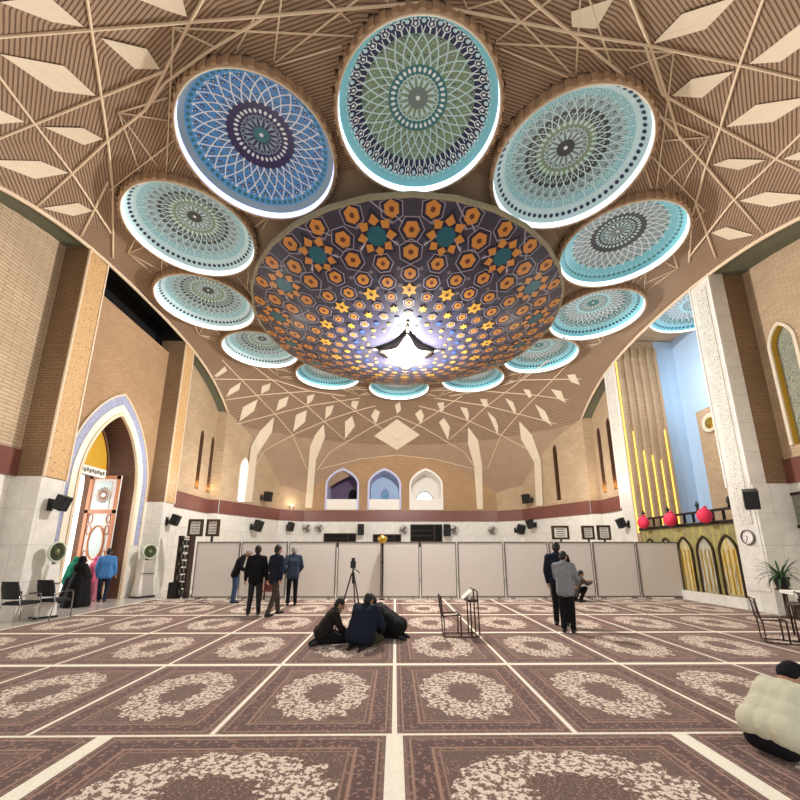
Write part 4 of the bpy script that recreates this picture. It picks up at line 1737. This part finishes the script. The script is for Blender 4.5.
# ------------------------------------------------------------------ white floor fans by the doorway
def floor_fan(x, y, rz, label, sc=1.0):
    t = thing('floor_fan', label, 'fan', (x, y, 0), rz, 'white standing fans')
    t.scale = (sc, sc, .97)
    mb = MB()
    P = [(-.3, -.2), (.3, -.2), (.3, .2), (-.3, .2)]
    lo = [(px, py, .05) for px, py in P]
    hi = [(px * .55, py * .6, 1.35) for px, py in P]
    mb.mesh(lo + hi, [(3, 2, 1, 0), (4, 5, 6, 7), (0, 1, 5, 4), (1, 2, 6, 5), (2, 3, 7, 6), (3, 0, 4, 7)], 0)
    obj('cabinet', mb, M['white'], t)
    mb = MB()
    mb.bx(-.34, .34, -.24, .24, 0, .05)
    obj('base', mb, M['black'], t)
    mb = MB()
    mb.bx(-.26, .26, -.19, -.16, .85, .88)
    obj('seam_line', mb, M['alu'], t)
    MF = Matrix.Translation((0, -.05, 1.68)) @ Matrix.Rotation(PI / 2, 4, 'X') @ Matrix.Scale(.8, 4)
    mb = MB()
    mb.lathe([(.12, -.3), (.3, -.18), (.35, 0), (.35, .12), (.31, .14), (.29, .06)], 26, M=MF)
    dm = obj('drum', mb, plain('pale_green_plastic', (206, 212, 188), .4), t)
    mb = MB()
    for rr in (.28, .2, .12):
        mb.tube([MF @ Vector((rr * math.cos(a), rr * math.sin(a), .12)) for a in [2 * PI * k / 20 for k in range(20)]], .01, 5, closed=True)
    mb.lathe([(.09, .1), (.07, .15), (.001, .16)], 12, M=MF)
    obj('grille', mb, plain('olive_plastic', (120, 128, 84), .4), dm)
    mb = MB()
    mb.lathe([(.27, .02), (.001, .02)], 20, M=MF)
    obj('back_disc', mb, M['grey_vinyl'], dm)
    mb = MB()
    mb.tube([(0, 0, 1.33), (0, 0, 1.45)], .06, 8)
    obj('neck', mb, M['alu'], t)


floor_fan(-8.9, 10.62, 1.1, 'white standing fan between the front pier and the pointed doorway', .68)
floor_fan(-9.3, 15.2, 1.1, 'white standing fan beyond the pointed doorway')


# ------------------------------------------------------------------ black office chairs by the front pier
def office_chair(x, y, rz, label):
    t = thing('stacking_chair', label, 'chair', (x, y, 0), rz, 'black chairs by the pier')
    t.scale = (1.0, 1.0, 1.0)
    mb = MB()
    n = 8
    G = []
    for j in range(7):
        for i in range(n + 1):
            u, v = i / n * 2 - 1, j / 6
            hw = .23 * (1 - .18 * max(0, v - .6) ** 1.2 * 2.4)
            G.append((u * hw, -.22 - .10 * v - .05 * (1 - u * u), .56 + .40 * v))
    fs = [(j * (n + 1) + i, j * (n + 1) + i + 1, (j + 1) * (n + 1) + i + 1, (j + 1) * (n + 1) + i) for j in range(6) for i in range(n)]
    k0 = len(G)
    G2 = [(a, b - .04, c) for a, b, c in G]
    mb.mesh(G, [f[::-1] for f in fs], 0, True)
    mb.mesh(G2, fs, 0, True)
    rim_ = [i for i in range(n + 1)] + [(j + 1) * (n + 1) - 1 for j in range(1, 7)] + [6 * (n + 1) + i for i in range(n - 1, -1, -1)] + [j * (n + 1) for j in range(5, 0, -1)]
    for a, b in zip(rim_, rim_[1:] + rim_[:1]):
        mb.face([G[a], G[b], G2[b], G2[a]], 0)
    obj('backrest', mb, M['grey_vinyl'], t)
    mb = MB()
    mb.bx(-.24, .24, -.22, .24, .42, .47)
    mb.bx(-.21, .21, -.19, .21, .47, .495)
    obj('seat', mb, M['grey_vinyl'], t)
    for sx in (-1, 1):
        mb = MB()
        mb.tube([(sx * .25, .26, .012), (sx * .25, .24, .42), (sx * .27, .2, .66), (sx * .27, -.1, .67), (sx * .24, -.24, .6)], .013, 6)
        obj('arm_leg', mb, M['chrome'], t)
        mb = MB()
        mb.tube([(sx * .24, -.30, .012), (sx * .24, -.22, .44), (sx * .2, -.3, .8)], .013, 6)
        obj('leg', mb, M['chrome'], t)
        mb = MB()
        mb.bx(sx * .27 - .025, sx * .27 + .025, -.1, .2, .665, .69)
        obj('armrest', mb, M['black'], t)


for cx_, cy_, lab in ((-8.85, 9.86, 'black chair before the shaded side of the front pier, first from the picture edge'),
                      (-8.55, 10.45, 'black chair at the foot of the front marble pier, by the white fan')):
    office_chair(cx_, cy_, -.12, lab)


# ------------------------------------------------------------------ prayer chairs: a seat frame and a desk on one base
def prayer_chair(x, y, rz, label, desk=True):
    t = thing('prayer_chair', label, 'chair', (x, y, .007), rz, 'metal prayer chairs')
    r = .014
    for sy in (-1, 1):
        mb = MB()
        mb.tube([(-.37, sy * .2, .78), (-.33, sy * .2, .42), (-.31, sy * .2, .36), (-.3, sy * .2, .02), (.36, sy * .2, .02), (.38, sy * .2, .05), (.36, sy * .2, .86), (.30, sy * .2, .90)], r, 7)
        obj('side_frame', mb, M['dark_metal'], t)
        mb = MB()
        mb.tube([(-.31, sy * .2, .40), (.0, sy * .2, .42), (.02, sy * .2, .40), (.02, sy * .2, .02)], r, 7)
        obj('leg', mb, M['dark_metal'], t)
        mb = MB()
        mb.tube([(.22, sy * .18, .66), (.23, sy * .18, .02)], r, 7)
        obj('desk_leg', mb, M['dark_metal'], t)
    mb = MB()
    for px, pz in ((-.36, .76), (-.3, .02), (.36, .02), (.02, .41), (.31, .89)):
        mb.tube([(px, -.2, pz), (px, .2, pz)], r * .9, 6)
    obj('cross_bar', mb, M['dark_metal'], t)
    mb = MB()
    for yy in (-.12, 0, .12):
        mb.tube([(-.35, yy, .72), (-.32, yy, .45)], .006, 5)
    obj('backrest', mb, M['dark_metal'], t)
    mb = MB()
    mb.bx(.16, .38, -.21, .21, .66, .70)
    obj('desk_top', mb, M['dark_metal'], t)
    if desk:
        mb = MB()
        mb.box(None, (.24, .3, .012), M=Matrix.Translation((.18, 0, .79)) @ Matrix.Rotation(-.7, 4, 'Y'))
        mb.bx(.2, .24, -.12, .12, .7, .77)
        obj('book_rest', mb, M['white'], t)
    return t


prayer_chair(1.27, 8.3, 0, 'dark metal prayer chair with desk standing alone on the carpets')
prayer_chair(7.15, 7.6, -.55, 'dark metal prayer chair frame before the marble pier, by the white table', False)

# white lectern table at the edge
t = thing('side_table', 'small white topped table with dark shelves at the edge by the plant', 'table', (8.28, 8.0, .0075), -.4)
mb = MB()
mb.bx(-.42, .42, -.28, .28, .80, .86)
mb.box(None, (.8, .02, .12), M=Matrix.Translation((0, -.28, .80)))
obj('table_top', mb, M['white'], t)
mb = MB()
mb.bx(-.34, .34, -.2, .2, .60, .64)
mb.bx(-.3, .3, -.2, .16, .30, .62)
obj('shelf', mb, M['dark_metal'], t)
for sx in (-1, 1):
    for sy in (-1, 1):
        mb = MB()
        mb.tube([(sx * .34, sy * .22, 0), (sx * .34, sy * .22, .8)], .018, 6)
        obj('leg', mb, M['dark_metal'], t)

# potted plant on a stand
t = thing('potted_plant', 'green leafy plant in a dark pot on a stand beside the marble pier', 'plant', (9.95, 10.35, 0))
t.scale = (1, 1, 1.14)
mb = MB()
mb.lathe([(.16, 0), (.17, .03), (.05, .06), (.04, .55), (.16, .6), (.16, .63)], 14, close=True)
obj('stand', mb, M['dark_metal'], t)
mb = MB()
mb.lathe([(.12, .63), (.17, .85), (.18, .88), (.15, .88), (.14, .84), (.001, .84)], 16)
obj('pot', mb, M['black'], t)
for k in range(34):
    a = k * 2.4
    L = .45 + .25 * ((k * 7) % 5) / 5
    up = .75 - .55 * (k / 34)
    mb = MB()
    P, W2 = [], []
    for i in range(8):
        s = i / 7
        rr = L * s * (1.0 - .2 * s)
        P.append(Vector((rr * math.cos(a), rr * math.sin(a), .84 + up * s * 1.1 - .55 * s * s * (1.1 - up * .6))))
        W2.append(.026 * math.sin(PI * min(1, s * .9 + .1)))
    sd = Vector((-math.sin(a), math.cos(a), 0))
    for i in range(7):
        mid0, mid1 = P[i] + Vector((0, 0, -.008)), P[i + 1] + Vector((0, 0, -.008))
        mb.face([P[i] - sd * W2[i], mid0, mid1, P[i + 1] - sd * W2[i + 1]], 0)
        mb.face([mid0, P[i] + sd * W2[i], P[i + 1] + sd * W2[i + 1], mid1], 0)
    obj('frond', mb, M['leaf'], t)

# ------------------------------------------------------------------ camera on a tripod
t = thing('camera_tripod', 'black camera on a tripod behind the seated men', 'tripod', (-.93, 9.0, 0))
for k in range(3):
    a = R(200 + 120 * k)
    mb = MB()
    mb.tube([(.03 * math.cos(a), .03 * math.sin(a), 1.15), (.36 * math.cos(a), .36 * math.sin(a), .02)], [.018, .011], 7)
    obj('leg', mb, M['black'], t)
mb = MB()
mb.tube([(0, 0, .95), (0, 0, 1.28)], .02, 8)
mb.ball((0, 0, 1.15), .045, 10, 8)
mb.tube([(0, 0, 1.28), (.16, -.05, 1.18)], .01, 6)
obj('column', mb, M['black'], t)
mb = MB()
mb.bx(-.055, .055, -.07, .07, 1.28, 1.43)
mb.bx(-.035, .035, -.05, .05, 1.43, 1.50)
cb = obj('camera_body', mb, M['black'], t)
mb = MB()
mb.tube([(0, .07, 1.36), (0, .2, 1.36)], .042, 12)
obj('lens', mb, M['black'], cb)

M['redwood'] = plain('red_brown_wood', (112, 58, 44), .5, vary=.2)
# small wooden kneeling desk between the standing men
t = thing('floor_desk', 'small reddish wooden desk by the partition between the standing men', 'desk', (-4.3, 14.1, 0))
mb = MB()
mb.bx(-.26, .26, -.18, .18, .86, .9)
obj('desk_top', mb, M['redwood'], t)
mb = MB()
mb.bx(-.2, .2, -.13, .13, .3, .34)
mb.bx(-.2, .2, .11, .13, .34, .86)
obj('shelf', mb, M['redwood'], t)
for sx in (-1, 1):
    for sy in (-1, 1):
        mb = MB()
        mb.tube([(sx * .22, sy * .14, .002), (sx * .22, sy * .14, .86)], .03, 6)
        obj('leg', mb, M['redwood'], t)

# ------------------------------------------------------------------ people
SKIN = plain('skin', (176, 128, 100), .55, vary=.05)
HAIR = plain('black_hair', (24, 20, 18), .6)
GREYHAIR = plain('grey_hair', (150, 146, 140), .7)


def cloth(name, rgb):
    return plain(name, rgb, .85, vary=.18, scale=9, spec=.15)


def bake(name, mb, mat, parent, voxel=.016, smooth=5):
    o = obj(name, mb, mat)
    m = o.modifiers.new('r', 'REMESH')
    m.mode = 'VOXEL'
    m.voxel_size = voxel
    m.use_smooth_shade = True
    s = o.modifiers.new('s', 'SMOOTH')
    s.iterations = smooth
    s.factor = .5
    dg = bpy.context.evaluated_depsgraph_get()
    me = bpy.data.meshes.new_from_object(o.evaluated_get(dg))
    me.name = name
    old = o.data
    o.modifiers.clear()
    o.data = me
    me.materials.clear()
    me.materials.append(mat)
    bpy.data.meshes.remove(old)
    o.parent = parent
    return o


STAND = dict(pelvis=(0, 0, .95), chest=(0, .0, 1.30), neck=(0, .0, 1.49), head=(0, .03, 1.63), hipw=.085, shw=.185,
             kneeL=(-.10, .02, .50), ankL=(-.11, -.02, .08), kneeR=(.10, .02, .50), ankR=(.11, -.02, .08),
             elL=(-.25, -.02, 1.13), wrL=(-.24, .08, .88), elR=(.25, -.02, 1.13), wrR=(.24, .08, .88), face=(0, 1, 0))


def person(label, loc, rz, pose, top, legs, hair=HAIR, shoes=None, scale=1.0, bulk=1.0, cap_mat=None, voxel=.016, longcoat=False, lift=0.0, folds=4):
    q = dict(STAND)
    q.update(pose)
    for k in q:
        if isinstance(q[k], tuple):
            q[k] = Vector(q[k])
    t = thing('person', label, 'person', loc, rz)
    t.scale = (scale, scale, scale)
    pel, ch, nk, hd = q['pelvis'], q['chest'], q['neck'], q['head']
    fw = q['face'].normalized()
    upv = (hd - nk).normalized()
    X = Vector((1, 0, 0))
    shL, shR = nk + (ch - nk) * .36 - X * q['shw'], nk + (ch - nk) * .36 + X * q['shw']
    hipL, hipR = pel - X * q['hipw'], pel + X * q['hipw']
    fw2 = (fw - upv * fw.dot(upv)).normalized()
    side = fw2.cross(upv).normalized()
    # ---- body
    mb = MB()
    mb.cap(pel, .075, ch, .075)
    mb.cap(ch, .075, nk, .055)
    mb.cap(nk - upv * .03, .055, hd - upv * .06, .052)
    Mh = Matrix(((side.x, fw2.x, upv.x, hd.x), (side.y, fw2.y, upv.y, hd.y), (side.z, fw2.z, upv.z, hd.z), (0, 0, 0, 1)))

    def hp(x, y, z):
        return Mh @ Vector((x, y, z))
    i0 = len(mb.v)
    mb.ball((0, 0, 0), (.076, .095, .112), 18, 14)
    mb.ball((0, .03, -.06), (.056, .06, .06), 14, 10)
    for i in range(i0, len(mb.v)):
        mb.v[i] = tuple(Mh @ Vector(mb.v[i]))
    mb.cap(hp(0, .09, .01), .012, hp(0, .112, -.022), .017, 8)          # nose
    for sx in (-1, 1):
        mb.ball(hp(sx * .078, -.005, -.005), (.018, .018, .03), 8, 6)    # ears
        mb.cap(hp(sx * .03, .086, .03), .012, hp(sx * .05, .076, .03), .010, 6)   # brow
    mb.cap(hp(-.02, .088, -.058), .010, hp(.02, .088, -.058), .010, 6)   # lips
    for sh, el, wr in ((shL, q['elL'], q['wrL']), (shR, q['elR'], q['wrR'])):
        mb.cap(sh, .05, el, .042)
        mb.cap(el, .04, wr, .028)
        d = (wr - el).normalized()
        a = Vector((0, 1, 0)) if abs(d.y) < .8 else Vector((0, 0, -1))
        b = (a - d * a.dot(d)).normalized()          # across the palm
        c = d.cross(b)
        palm = wr + d * .085
        mb.cap(wr, .028, palm - b * .012, .026, 8)
        mb.cap(wr, .026, palm + b * .012, .025, 8)
        for k, (off, L) in enumerate(((-.033, .065), (-.011, .078), (.011, .072), (.033, .056))):
            p0 = palm + b * off
            p1 = p0 + d * L * .55 + c * .008
            p2 = p1 + d * L * .40 + c * .028
            mb.cap(p0 - d * .01, .0105, p1, .0095, 6)
            mb.cap(p1, .0095, p2, .0085, 6)
        th = wr + d * .035 + b * (-.03)
        mb.cap(th, .013, th + d * .035 - b * .03 + c * .01, .011, 6)
        mb.cap(th + d * .035 - b * .03 + c * .01, .011, th + d * .065 - b * .028 + c * .022, .009, 6)
    for hp_, kn, an in ((hipL, q['kneeL'], q['ankL']), (hipR, q['kneeR'], q['ankR'])):
        mb.cap(hp_, .07, kn, .05)
        mb.cap(kn, .048, an, .035)
    bake('body', mb, SKIN, t, .011, 2)
    # eyes
    for sx in (-1, 1):
        m2 = MB()
        m2.ball(hp(sx * .03, .088, .012), (.011, .009, .008), 8, 6)
        obj('eye', m2, M['black'], t)
    # ---- hair / cap
    m2 = MB()
    if cap_mat is None:
        m2.ball((0, -.018, .028), (.086, .098, .104), 16, 12)
        m2.ball((0, -.045, -.03), (.074, .062, .07), 14, 10)
    else:
        m2.lathe([(.092, -.0), (.094, .03), (.088, .07), (.07, .098), (.03, .112), (.001, .114)], 20)
        m2.lathe([(.092, 0), (.08, -.005), (.001, .0)], 20)
        m2.ball((0, -.035, -.005), (.082, .074, .085), 16, 10)
    for i in range(len(m2.v)):
        m2.v[i] = tuple(Mh @ (Vector(m2.v[i]) + Vector((0, -.012, .02)) * (1 if cap_mat else 0)))
    obj('cap' if cap_mat else 'hair', m2, cap_mat or hair, t)
    # ---- jacket: torso and sleeves
    mb = MB()
    B = bulk
    sit = pel.z < .5
    hem = pel - (ch - pel).normalized() * ((.02 - lift) if sit else .10)
    hr = .118 if sit else .112
    for sx in (-1, 0, 1):
        mb.cap(hem + X * sx * .085 * B, hr * B, (pel + ch) / 2 + X * sx * .08 * B, (.120 if sit else .104) * B)
        if sit:
            mb.cap(hem + X * sx * .10 * B + Vector((0, -.03, .0)), hr * B, hem + X * sx * .10 * B + Vector((0, -.02, -.02)), hr * B)
        mb.cap((pel + ch) / 2 + X * sx * .07 * B, .098 * B, ch + X * sx * .085 * B, .112 * B)
        mb.cap(ch + X * sx * .085 * B, .105 * B, nk + (ch - nk) * .42 + X * sx * .10, .078 * B)
    for sh in (shL, shR):
        mb.cap(nk + (ch - nk) * .12, .062, sh, .068 * B)
    mb.cap(nk - upv * .04, .072, nk + upv * .015, .064)
    for sh, el, wr in ((shL, q['elL'], q['wrL']), (shR, q['elR'], q['wrR'])):
        mb.cap(sh, .073 * B, el, .058 * B)
        mb.cap(el, .057 * B, wr, .043 * B)
        d = (wr - el).normalized()
        for f_, r_ in ((.25, .061), (.5, .055), (.75, .052)):           # sleeve folds
            mb.ball(el + d * (wr - el).length * f_, r_ * B, 10, 8)
    if longcoat:
        for sx in (-1, 1):
            mb.cap(pel + X * sx * .08, .12 * B, pel + X * sx * .10 + Vector((0, 0, -.35)), .14 * B)
    bake('jacket', mb, top, t, voxel, folds)
    # ---- trousers
    mb = MB()
    mb.cap(hipL + Vector((0, 0, .02)), .088 * B, hipR + Vector((0, 0, .02)), .088 * B)
    if lift:
        mb.cap(hipL + Vector((0, -.03, -.085)), .10, hipR + Vector((0, -.03, -.085)), .10)
    for hp_, kn, an in ((hipL, q['kneeL'], q['ankL']), (hipR, q['kneeR'], q['ankR'])):
        mb.cap(hp_, .092 * B, kn, .074)
        mb.cap(kn, .071, an + (kn - an) * .03, .056)
        mb.ball(an + (kn - an) * .12, .064, 10, 8)
    bake('trousers', mb, legs, t, voxel, 4)
    # ---- feet
    for an, kn in ((q['ankL'], q['kneeL']), (q['ankR'], q['kneeR'])):
        sh_ = (an - kn).normalized()
        toe = Vector((0, 1, 0)) if sh_.z < -.6 else (sh_ * .6 + Vector((0, -.2, -.3)))
        toe.normalize()
        mb = MB()
        dn = Vector((0, 0, -.035)) if sh_.z < -.6 else Vector((0, 0, 0))
        mb.cap(an + dn - toe * .04, .042, an + dn + toe * .08, .04)
        mb.cap(an + dn + toe * .08, .04, an + dn + toe * .16, .033)
        if sh_.z < -.6:
            mb.cap(an, .045, an + dn, .042)
            mb.v = [(x, y, max(z, .012)) for x, y, z in mb.v]
        bake('shoe', mb, shoes or M['black'], t, .012, 2)
    return t


def chador(label, loc, rz, robe, h_=1.58, hem=.34, veil=None, lean=.06):
    """woman wrapped head to floor"""
    t = thing('person', label, 'person', loc, rz)
    mb = MB()
    s = h_ / 1.6
    mb.ball((0, .0, 1.47 * s), (.08, .095, .11), 16, 12)
    mb.ball((0, .03, 1.41 * s), (.056, .06, .06), 12, 8)
    mb.cap((0, .09, 1.48 * s), .012, (0, .112, 1.45 * s), .016, 8)
    mb.cap((0, 0, 1.4 * s), .05, (0, 0, 1.25 * s), .07)
    mb.cap((0, 0, 1.25 * s), .10, (0, 0, .85 * s), .12)
    for sx in (-1, 1):
        mb.cap((sx * .09, 0, .85 * s), .08, (sx * .08, 0, .06), .04)
    bake('body', mb, SKIN, t, .012, 2)
    mb = MB()
    n, mlev = 30, 16
    vs = []
    for j in range(mlev + 1):
        f = j / mlev
        z = .012 + (1.36 * s) * f
        w_ = hem * (1 - f) ** 1.15 + .19 * (1 - max(0, f - .80) * 2.6) * min(1, .4 + f)
        for k in range(n):
            a = 2 * PI * k / n
            fold = 1 + .075 * (1 - f) * math.sin(a * 7 + 1.3) + .04 * (1 - f) * math.sin(a * 13)
            vs.append((w_ * 1.0 * fold * math.cos(a), w_ * .82 * fold * math.sin(a) + lean * f * f, z))
    fs = [(j * n + k, j * n + (k + 1) % n, (j + 1) * n + (k + 1) % n, (j + 1) * n + k) for j in range(mlev) for k in range(n)]
    fs.append(tuple(reversed(range(n))))
    fs.append(tuple(mlev * n + k for k in range(n)))
    mb.mesh(vs, fs, 0, True)
    for sx in (-1, 1):
        mb.cap((sx * .17, .03, 1.28 * s), .09, (sx * .23, .12, .98 * s), .085)
        mb.cap((sx * .23, .12, .98 * s), .085, (sx * .07, .24, .95 * s), .06)
    bake('robe', mb, robe, t, .016, 3)
    mb = MB()
    mb.ball((0, -.018, 1.485 * s), (.105, .112, .132), 18, 14)
    mb.cap((0, -.03, 1.42 * s), .10, (0, -.04, 1.22 * s), .17)
    for sx in (-1, 1):
        mb.cap((sx * .05, -.01, 1.36 * s), .075, (sx * .14, .0, 1.2 * s), .10)
    if veil is not None:
        mb.cap((0, -.06, 1.25 * s), .18, (0, -.14, .75 * s), .19)
        for sx in (-1, 1):
            mb.cap((sx * .12, -.04, 1.2 * s), .12, (sx * .17, -.08, .7 * s), .10)
    bake('veil', mb, veil or robe, t, .016, 3)
    return t


BLACKC = cloth('black_cloth', (24, 23, 25))
NAVY = cloth('navy_cloth', (28, 33, 47))
DENIM = cloth('denim', (62, 80, 108))
BROWNT = cloth('grey_brown_cloth', (70, 60, 54))
GREYS = cloth('grey_shirt', (132, 134, 136))
BLUES = cloth('blue_shirt', (76, 130, 188))
STEEL = cloth('steel_blue_jacket', (50, 60, 76))
CREAMJ = cloth('cream_jacket', (206, 201, 174))
_t = NT('creased_cream_cloth')
_mp = _t.n('ShaderNodeMapping')
_mp.inputs['Scale'].default_value = (1.0, 1.0, .35)
_t.link(_t.objc(), _mp.inputs['Vector'])
_f = _t.noise(_mp.outputs[0], 9.0, 2.0, .45)
_t.bump(_f, .6, .04)
CREAMJ = _t.done(_t.mix(_t.noise(_t.objc(), 5.0), lin((200, 195, 166)), lin((214, 209, 184))), .85, 0, .1)
OLIVE = cloth('olive_cloth', (62, 66, 44))
DARKB = cloth('dark_brown_cloth', (36, 30, 27))

# four men standing before the partition
person('man in black jacket and blue jeans bowing his head toward the others', (-5.2, 13.3, .007), R(-60),
       dict(chest=(0, .10, 1.28), neck=(0, .22, 1.44), head=(0, .34, 1.52), face=(0, 1, -.7), elL=(-.25, .10, 1.10), wrL=(-.18, .26, .98), elR=(.25, .10, 1.10), wrR=(.18, .26, .98)),
       BLACKC, DENIM, bulk=1.0, scale=1.03, cap_mat=cloth('pale_cap', (150, 146, 144)))
person('man seen from behind in black jacket and dark trousers, second of the standing group', (-3.72, 10.92, .007), R(8), dict(wrL=(-.27, .06, .88), wrR=(.27, .06, .88), ankL=(-.13, 0, .08), ankR=(.12, .02, .08)), BLACKC, cloth('charcoal_trousers', (44, 42, 44)), bulk=1.0, scale=1.02)
person('man in navy jacket and brown trousers walking with legs apart', (-3.16, 10.8, .007), R(-35), dict(kneeL=(-.1, .16, .5), ankL=(-.12, .24, .08), kneeR=(.1, -.08, .5), ankR=(.1, -.26, .09), wrL=(-.2, .2, .95), wrR=(.27, -.06, .9)), NAVY, BROWNT, bulk=1.0, scale=1.03)
person('grey haired man in steel blue jacket standing apart from the other three', (-3.2, 12.75, .007), R(20), dict(elL=(-.29, -.06, 1.14), wrL=(-.24, .1, .95), elR=(.27, 0, 1.13), wrR=(.18, .14, .95)), STEEL, BLACKC, hair=GREYHAIR, bulk=1.02, scale=1.02)
# pair standing by the partition and the man crouching behind them
person('man in grey shirt and black trousers reaching forward, before a taller man', (3.58, 8.55, .007), R(-38), dict(head=(0, .06, 1.62), elL=(-.22, .12, 1.16), wrL=(-.15, .34, 1.04), elR=(.24, .14, 1.14), wrR=(.17, .38, 1.0), ankL=(-.09, -.02, .08), ankR=(.09, .04, .08)), GREYS, BLACKC, bulk=1.0, scale=.94)
person('taller man in navy shirt and black trousers behind the grey shirted man', (3.78, 9.35, .007), R(-30), dict(head=(0, .05, 1.62), ankL=(-.1, -.06, .08)), NAVY, BLACKC, bulk=1.0, scale=1.06)
person('man in dark clothes crouching beside the partition with arms out', (6.02, 13.55, .007), R(-80), dict(pelvis=(0, -.12, .32), chest=(0, .06, .62), neck=(0, .16, .78), head=(0, .24, .88), kneeL=(-.16, .26, .44), kneeR=(.16, .26, .44), ankL=(-.14, .06, .08), ankR=(.14, .06, .08), elL=(-.22, .3, .58), wrL=(-.12, .52, .62), elR=(.22, .3, .58), wrR=(.12, .52, .62)), cloth('taupe_jacket', (86, 78, 74)), BLACKC, bulk=1.1)
# seated men in the middle
KNEEL = dict(pelvis=(0, -.02, .24), chest=(0, .16, .50), neck=(0, .24, .63), head=(0, .31, .73), face=(0, 1, -.45), kneeL=(-.15, .40, .10), kneeR=(.15, .40, .10), ankL=(-.12, -.10, .075), ankR=(.12, -.10, .075), elL=(-.24, .30, .34), elR=(.24, .30, .34), wrL=(-.12, .46, .20), wrR=(.12, .46, .20))
person('man in dark brown kneeling in profile beside the tripod', (-1.30, 7.62, .007), R(-75), KNEEL, DARKB, BLACKC, bulk=1.1, scale=.92)
K2 = dict(KNEEL)
K2.update(chest=(0, .10, .54), neck=(0, .16, .69), head=(0, .22, .78), elL=(-.27, .2, .36), elR=(.30, .2, .36))
person('broad man in navy jacket kneeling with his back turned, middle of the seated group', (-.58, 7.35, .007), R(-28), K2, NAVY, OLIVE, bulk=1.38, scale=.98)
person('man in black bending low, beside the broad man in navy', (-.0, 8.1, .007), R(72), dict(KNEEL, chest=(0, .30, .46), neck=(0, .42, .58), head=(0, .50, .68), face=(0, 1, -.4)), BLACKC, BLACKC, bulk=1.3, scale=1.0)
# man in cream at the picture's edge
CROSS = dict(pelvis=(0, 0, .20), chest=(0, .19, .41), neck=(0, .27, .505), head=(0, .345, .56), face=(0, 1, -.6), shw=.135, kneeL=(-.28, .28, .14), kneeR=(.36, .26, .14), ankL=(.10, .34, .08), ankR=(-.10, .42, .08), elL=(-.30, .28, .26), elR=(.33, .26, .27), wrL=(-.12, .48, .20), wrR=(.20, .52, .16), hipw=.10)
person('man in cream jacket and black cap sitting on the front carpet, bent forward', (3.14, 3.62, .007), R(-74), CROSS, CREAMJ, BLACKC, bulk=1.14, scale=1.0, cap_mat=BLACKC, voxel=.011, lift=.045, folds=2)
# family at the doorway
chador('woman in black robe and long green veil at the doorway', (-10.72, 13.72, .0), R(-60), BLACKC, 1.45, .36, cloth('green_veil', (30, 124, 92)))
chador('woman in a full black veil at the middle of the doorway', (-9.76, 12.72, .0), R(-50), BLACKC, 1.48, .37)
girl = chador('girl with pink headscarf between the black veiled woman and the man', (-10.42, 14.2, .0), R(-40), cloth('rose_dress', (190, 112, 130)), 1.6, .15, cloth('pink_scarf', (214, 104, 128)))
girl.scale = (.78, .78, .92)
person('man in blue shirt and dark trousers walking through the doorway', (-9.74, 13.76, .0), R(25), dict(wrR=(.26, .1, .9), ankL=(-.1, .1, .08), ankR=(.1, -.14, .08)), BLUES, cloth('midnight_trousers', (34, 38, 54)), bulk=1.14, scale=.99)

# warm uplights standing in the slit windows
for i, (x, y, z, rz, lab) in enumerate(((-9.84, 18.95, 4.6, 0, 'small warm uplight in the first slit window beyond the doorway'), (-9.84, 20.12, 4.6, 0, 'small warm uplight in the second slit window beyond the doorway'),
                              (10.99, 18.85, 4.6, 0, 'small warm uplight in the slit window next to the far white pier'), (10.99, 19.85, 4.6, 0, 'small warm uplight in the middle slit window beyond the far pier'))):
    t = thing('uplight', lab, 'lamp', (x, y, z), rz, 'warm uplights in the slit windows')
    mb = MB()
    mb.lathe([(.05, .0), (.07, .05), (.08, .1), (.07, .1)], 12)
    obj('shade', mb, M['dark_metal'], t)
    mb = MB()
    mb.ball((0, 0, .1), .06, 10, 6)
    obj('bulb', mb, M['led'], t)

# ------------------------------------------------------------------ light
w = bpy.data.worlds.new('world')
scene.world = w
w.use_nodes = True
w.node_tree.nodes['Background'].inputs[0].default_value = (0.93, 0.96, 1.0, 1)
w.node_tree.nodes['Background'].inputs[1].default_value = 0.9


def lamp(name, typ, loc, energy, col=(1, 1, 1), size=.3, rot=None, spot=None):
    l = bpy.data.lights.new(name, typ)
    l.energy = energy
    l.color = col
    if typ == 'POINT' or typ == 'SPOT':
        l.shadow_soft_size = size
    elif typ == 'AREA':
        l.size = size
    if spot:
        l.spot_size = spot
        l.spot_blend = .6
    o = bpy.data.objects.new(name, l)
    COL.objects.link(o)
    o.location = loc
    if rot:
        o.rotation_euler = rot
    return o


lamp('lantern_light', 'POINT', (BX, BY + .2, 8.15), 2600, (1, .98, .96), .22)
for y in (7.5, 14.1, 18.9):
    for x, s in ((XL + 1.3, 1), (XR - 1.3, -1)):
        lamp('fill_light', 'POINT', (x, y, 4.9), 95, (1, .96, .9), .3)  # unseen fill points added to brighten the hall along both sides
lamp('sconce_light', 'POINT', (-6.55, 25.0, 4.7), 14, (1, .88, .7), .1)
lamp('alcove_light', 'POINT', (11.8, 14.2, 8.5), 120, (.95, .97, 1), .5)
for x, y in ((-9.8, 18.95), (-9.8, 20.12), (10.95, 18.85), (10.95, 19.85)):
    lamp('slit_light', 'POINT', (x, y, 4.85), 7, (1, .75, .25), .04)
lamp('doorway_daylight', 'AREA', (-12.9, 13.2, 2.6), 110, (.92, .95, 1), 3.5, (0, -PI / 2 + .25, 0))
scene.view_settings.view_transform = 'Standard'
scene.view_settings.look = 'None'
scene.view_settings.gamma = 1.0
scene.view_settings.exposure = 0.45
